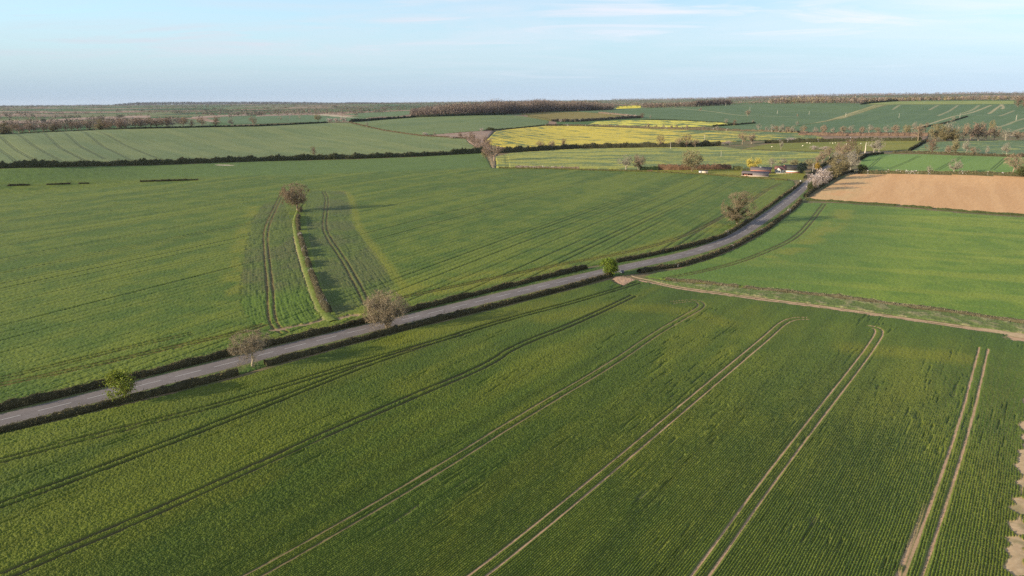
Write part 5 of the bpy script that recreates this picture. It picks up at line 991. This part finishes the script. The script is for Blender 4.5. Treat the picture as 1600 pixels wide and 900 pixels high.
# long open barn
m = mpp(1180, 275.5); L = 40.5 * m; b = empty('barn', G(1179.5, 275.6), -.40); tag(b, 'long low barn in front with open dark left bay and pink brick wall', 'barn')
x0, x1 = -L / 2, L / 2; y0, y1 = 0, 7.0; xo = x0 + L * .41
gable_walls('wall', x0, x1, y0, y1, 2.3, 3.7, M_PINK, b, gaps=[(x0 + .6, xo)])
solid('plinth', [(x0 - .6, x1 + .1, y0 - .9, y0 - .02, -.4, .55)], M_CREAM, b); solid('brick_panel', [(x0 + .62, xo - .02, y0 + .9, y0 + 1.15, -.3, 1.1)], M_BRICK, b); solid('post', [(x0 + L * .20, x0 + L * .20 + .25, y0 + .02, y0 + .24, -.2, 2.3)], M_WOOD, b)
gable_roof('roof', x0, x1, y0, y1, 2.35, 3.85, M_ROOF, b); solid('gutter', [(xo, x1 + .2, y0 - .62, y0 - .45, 1.98, 2.12)], M_SHEET, b)
solid('cladding_band', [(xo + .3, x1 - .2, y0 - .05, y0 - .003, 1.25, 1.7)], M_ROOF, b)
# rear barn
m2 = mpp(1187, 271); L2 = 31 * m2; b = empty('barn', G(1187, 272.5), -.40); tag(b, 'taller dark roofed barn standing behind the long low one', 'barn'); b.location.y += 7.0; b.location.x += 3.0
x0, x1 = -L2 / 2, L2 / 2; y0, y1 = 0, 8.5
gable_walls('wall', x0, x1, y0, y1, 3.0, 5.0, M_BRICK, b); gable_roof('roof', x0, x1, y0, y1, 3.05, 5.15, M_ROOF, b); solid('door', [(x1 - .02, x1 + .1, 2.6, 6.0, -.2, 2.6)], M_CREAM, b); solid('ridge_vent', [(-1.2, .6, y0 + 3.6, y0 + 4.1, 4.8, 5.3)], M_SHEET, b)
# white house
m3 = mpp(1220, 269); b = empty('house', G(1219, 270), -.36); tag(b, 'white rendered house with dark red hipped roof beside the barns', 'house'); w3 = 17 * m3
gable_walls('wall', -w3 / 2, w3 / 2, 0, 8, 2.9, 5.2, M_WHITE, b); gable_roof('roof', -w3 / 2, w3 / 2, 0, 8, 2.95, 5.5, M_TILE, b, .2, .4)
def cross_gable(x0, x1, yf, yb, ze, zr, parent):
    xm = (x0 + x1) / 2; V = np.array([[x0, yf, -.4], [x1, yf, -.4], [x1, yf, ze], [xm, yf, zr], [x0, yf, ze], [x0, yb, -.4], [x1, yb, -.4], [x1, yb, ze], [xm, yb, zr], [x0, yb, ze]]); mesh_obj('wing', V, [np.array([[0, 1, 2, 4], [1, 6, 7, 2], [5, 0, 4, 9]]), np.array([[4, 2, 3]])], M_WHITE, parent)
    Vr = []; Fr = []
    for s, (xa, za) in enumerate(((x0 - .35, ze - .3), (x1 + .35, ze - .3))):
        v = np.array([[xa, yf - .35, za], [xm, yf - .35, zr + .02], [xm, yb, zr + .02], [xa, yb, za]]); w = v + [0, 0, .2]; Vr.append(np.concatenate([v, w])); Fr.append(np.array([[0, 1, 2, 3], [4, 7, 6, 5], [0, 4, 5, 1], [1, 5, 6, 2], [2, 6, 7, 3], [3, 7, 4, 0]]) + 8 * s)
    mesh_obj('wing_roof', np.concatenate(Vr), [np.concatenate(Fr)], M_TILE, parent)
cross_gable(-w3 / 2 + .2, -w3 / 2 + 5.2, -2.2, 3.0, 2.5, 4.5, b)
for xx, zz0 in ((-w3 / 2 + 1.2, 1.0), (-w3 / 2 + 3.2, 1.0)): solid('window', [(xx, xx + 1.1, -2.26, -2.15, zz0, zz0 + 1.1)], M_GLASS, b)
for xx in (0.4, 2.8, 5.0): solid('window', [(xx, xx + 1.1, -.06, .05, 1.1, 2.2)], M_GLASS, b)
solid('chimney', [(w3 / 2 - 2.0, w3 / 2 - 1.2, 3.6, 4.4, 4.4, 6.2)], M_BRICK, b)
b = empty('garden_wall', G(1239.5, 270.5), -.34); tag(b, 'low white garden wall with brick lower part right of the house', 'wall'); m4 = mpp(1239, 269.5)
solid('rendered_wall', [(-11 * m4, 10.5 * m4, 0, .35, .9, 1.9)], M_WHITE, b); solid('brick_base', [(-11 * m4, 10.5 * m4, -.02, .38, -.4, .898)], M_BRICK, b); solid('pillar', [(10.5 * m4, 11.3 * m4, -.15, .55, -.4, 2.5)], M_WHITE, b)
b = empty('outbuilding', G(1240, 267), -.34); tag(b, 'dark low outbuilding behind the white garden wall', 'outbuilding'); gable_walls('wall', -8, 8, 4, 10, 2.4, 4.2, M_DARK, b); gable_roof('roof', -8, 8, 4, 10, 2.45, 4.4, M_DARK, b)
# field shelter in the paddock
b = empty('field_shelter', G(1099, 271.2), -.25); tag(b, 'small pale flat roofed field shelter alone in the paddock', 'shed'); mm = mpp(1099, 271)
solid('side_wall', [(-7 * mm, -2.6 * mm, 0, .12, -.3, 2.3), (-7 * mm, -7 * mm + .12, .13, 3.6, -.3, 2.3)], M_SHEET, b); solid('front_wall', [(-2.59 * mm, 6.6 * mm - .14, 0, .12, -.3, 2.3), (6.6 * mm - .13, 6.6 * mm, 0, 3.6, -.3, 2.3)], M_CREAM, b); solid('roof', [(-7.4 * mm, 7.2 * mm, -.4, 4.0, 2.32, 2.55)], M_DARK, b)
# log heap
b = empty('log_heap', G(1015, 267.6), .2); tag(b, 'small reddish brown heap of logs on the paddock grass', 'log heap')
rl = np.random.default_rng(3); S = [[-2.6 + rl.normal() * .2, .5 * k2 - .7, .22 + .36 * lay, 2.4 + rl.normal() * .3, .5 * k2 - .7 + rl.normal() * .15, .22 + .36 * lay, .24, .2] for lay in range(3) for k2 in range(4 - lay)]; v, f = tubes(S, 8); mesh_obj('logs', v, [f], mat_plain('cut_logs', (.26, .14, .09), .9, .3, 2.0), b)
# paddock rail fence in front of the house
b = empty('rail_fence', G(1225, 272.3), -.30); tag(b, 'pale post and rail fence on the grass below the house', 'fence'); mf = mpp(1225, 272)
S = [[x, 0, -.2, x, 0, 1.2, .07, .07] for x in np.arange(-12 * mf, 14 * mf, 2.4)]; v, f = tubes(S, 5); mesh_obj('posts', v, [f], M_POLE, b)
solid('rail', [(-12 * mf, 14 * mf, -.03, .03, z, z + .12) for z in (.45, .95)], M_POLE, b)
# utility poles
def pole(px, py, H, label, arm=True, r=.16, twin=False, group=None, name='utility_pole'):
    b = empty(name, G(px, py), .5); tag(b, label, 'utility pole', group); 
    for o in ((-.9, .9) if twin else (0,)): v, f = tubes([[o, 0, -.3, o * .75, 0, H, r, r * .7]], 8); mesh_obj('post', v, [f], M_POLE, b)
    if arm: solid('crossarm', [(-1.3, 1.3, -.09, .09, H - .45, H - .28)], M_WOOD, b); v, f = tubes([[x, 0, H - .28, x, 0, H - .02, .07, .05] for x in (-1.15, 0, 1.15)], 6); mesh_obj('insulators', v, [f], M_SHEET, b)
    return b
WP_ = [pole(1214.5, 178, 9.5, 'pale pole in the dark field, first left of the tan strip', r=.28), pole(1264, 179.5, 9.5, 'pale pole in the dark field, just left of the tan strip', r=.28), pole(1321.5, 182.3, 9.5, 'twin legged pale pole standing on the tan strip', r=.22, twin=True), pole(1404.5, 184, 9.5, 'pale pole on the dark hillside right of the tan strip', r=.26), pole(1499.5, 184.2, 9, 'pale pole at the upper end of the hillside hedge', r=.26), pole(1587.5, 188.4, 11, 'twin legged pale pole near the right edge of the hillside', r=.22, twin=True)]
pole(1171.5, 172.8, 10, 'pale pole above the round tree on the tan path', r=.26); pole(1133.5, 166, 11, 'pale pole beside the dark skyline copse', r=.24); pole(1091, 166.8, 10, 'faint pole at the left end of the dark skyline copse', r=.22)
pole(1300.5, 219, 9, 'pale pole behind the white blossom bush of the pasture', r=.2, arm=True) if False else None
pole(1100.5, 219.6, 9, 'pale pole in the green end of the yellow field', r=.2); pole(1047.5, 233.2, 9, 'pale pole below the brown trees under the yellow field', r=.18); pole(1126.5, 246, 7, 'pale pole in the flowering field behind the farm', r=.14)
pole(1269.5, 271.5, 8.5, 'grey telegraph pole by the roadside hedge next to the evergreen', r=.18); 
b = empty('dead_tree_trunk', G(1351.5, 239), 0); tag(b, 'pale bare standing trunk at the roadside above the vivid field', 'tree trunk'); v, f = tubes([[0, 0, -.3, .15, 0, 4, .6, .5], [.15, 0, 4, .0, .1, 8, .5, .36], [0, .1, 8, .3, 0, 11.5, .36, .12], [.1, .05, 6.5, 1.5, .2, 8.2, .25, .08], [.05, .1, 8.6, -1.2, 0, 10.3, .2, .06]], 8); mesh_obj('trunk', v, [f], M_POLE, b)
# overhead wires between the hillside poles
wb_ = empty('overhead_wires', (0, 0, 0)); tag(wb_, 'thin overhead wires strung between the pale hillside poles', 'wires')
tops = [(o.location.x, o.location.y, o.location.z + h) for o, h in zip(WP_, (9.3, 9.3, 9.3, 9.3, 8.8, 10.8))]; d5 = np.array(tops[-1]) - np.array(tops[-2]); tops.append(tuple(np.array(tops[-1]) + d5))
for off in (-1.15, 1.15):
    S = []
    for a, c in zip(tops[:-1], tops[1:]):
        a = np.array(a); c = np.array(c); pts = [a + (c - a) * t + np.array([off * .88, off * .48, -2.0 * 4 * t * (1 - t)]) for t in np.linspace(0, 1, 9)]
        S += [[*p, *q, .03, .03] for p, q in zip(pts[:-1], pts[1:])]
    v, f = tubes(S, 4); mesh_obj('wire', v, [f], M_WIRE, wb_)
# radio mast on the skyline
b = empty('radio_mast', G(1247, 156.5), 0); tag(b, 'thin radio mast far off on the skyline', 'mast'); v, f = tubes([[0, 0, 0, 0, 0, 55, .9, .35]] + [[15 * math.cos(a), 15 * math.sin(a), 0, 0, 0, 40, .1, .1] for a in (0, 2.1, 4.2)], 6); mesh_obj('lattice', v, [f], M_SHEET, b)
# white gabled box by the gateway
b = empty('roadside_box', G(971.5, 427.2), .5); tag(b, 'small white ended gabled box by the gateway', 'roadside box')
def prism(name, x0, x1, w, ze, zr, mat, parent):
    V = np.array([[x, y, z] for x in (x0, x1) for y, z in ((-w, 0), (w, 0), (w, ze), (0, zr), (-w, ze))]); return mesh_obj(name, V, [np.array([[0, 1, 6, 5], [1, 2, 7, 6], [2, 3, 8, 7], [3, 4, 9, 8], [4, 0, 5, 9], [0, 4, 2, 1], [5, 6, 7, 9]]), np.array([[4, 3, 2], [9, 7, 8]])], mat, parent)
prism('end_panel', -.62, -.55, .55, .75, 1.25, M_WHITE, b); prism('body', -.545, .75, .5, .7, 1.2, mat_plain('dark_panel', (.075, .07, .085), .7, .2, 3.0), b)
# small white signpost by the farm hedge
b = empty('sign_post', G(1250.5, 286.8), .2); tag(b, 'white round topped marker sign at the roadside hedge', 'sign'); v, f = tubes([[0, 0, -.2, 0, 0, 1.7, .05, .05]], 6); mesh_obj('post', v, [f], M_POLE, b); solid('sign_plate', [(-.5, .5, -.06, -.02, 1.2, 2.5)], M_WHITE, b)
# sheep
def sheep():
    r = empty('sheep', (0, 0, 0)); bm_v = []; 
    prof = [(-.62, .02), (-.58, .2), (-.42, .30), (-.1, .33), (.25, .32), (.48, .25), (.56, .02)]; n = 10; V = []; F = []
    for x, rr in prof:
        for k in range(n): a = k * 2 * math.pi / n; V.append([x, rr * .85 * math.cos(a), .62 + rr * math.sin(a)])
    for i in range(len(prof) - 1):
        for k in range(n): F.append([i * n + k, i * n + (k + 1) % n, (i + 1) * n + (k + 1) % n, (i + 1) * n + k])
    V = np.array(V); lv, lf = tubes([[x, y, .5, x + .02, y, 0, .07, .045] for x in (-.4, .36) for y in (-.15, .15)], 6); hv, hf = tubes([[.48, 0, .72, .74, 0, .86, .15, .12], [.74, 0, .86, .98, 0, .78, .12, .06], [.74, .1, .9, .72, .22, .88, .04, .02], [.74, -.1, .9, .72, -.22, .88, .04, .02]], 8)
    Vv, Ff, Cc = join([(V, np.array(F), np.array([1, 1, 1.])), (lv, lf, np.array([1, 1, 1.])), (hv, hf, np.array([1, 1, 1.]))]); o = mesh_obj('body', Vv, Ff, M_WOOL, r, None, True); return r
s0 = sheep(); rs = np.random.default_rng(9)
for k, (px, py) in enumerate([(1261, 224), (1265.5, 224.6), (1297, 224.3), (1301, 224.5), (1305, 223.8), (1206, 230), (1254, 228.5), (1323, 226), (1345, 225), (1361, 228)]):
    if k == 0: r = s0
    else:
        r = s0.copy(); COL.objects.link(r)
        for ch in s0.children: c = ch.copy(); COL.objects.link(c); c.parent = r
    r.location = G(px, py); r.rotation_euler = (0, 0, rs.random() * 6.28); r.scale = (1.25,) * 3; tag(r, 'white sheep grazing in the green pasture beyond the farm', 'sheep', 'sheep grazing beyond the farm')

# ------------------------------------------------------------------ haze
v, f = boxv(-15500, 15500, -600, 14800, -60, 0); v[4:, 2] = 135
hz = mesh_obj('haze', v, [f], None, None, mats=[]) if False else None
me = bpy.data.meshes.new('haze'); me.from_pydata([tuple(q) for q in v], [], [tuple(int(k) for k in q) for q in f]); hz = bpy.data.objects.new('haze', me); COL.objects.link(hz)
mh = bpy.data.materials.new('haze_air'); mh.use_nodes = True; nt = mh.node_tree; nt.nodes.remove(nt.nodes['Principled BSDF']); pv = nt.nodes.new('ShaderNodeVolumePrincipled'); pv.inputs['Color'].default_value = (.70, .80, 1.0, 1); pv.inputs['Density'].default_value = 1.3e-5; pv.inputs['Anisotropy'].default_value = .2
nt.links.new(pv.outputs[0], nt.nodes['Material Output'].inputs['Volume']); mh.cycles.homogeneous_volume = True; mh.cycles.volume_sampling = 'EQUIANGULAR'; me.materials.append(mh); tag(hz, 'thin pale blue haze over the far fields', 'haze', None, 'stuff')
print('objects', len(bpy.data.objects), 'max elev', float(E_T.max()))
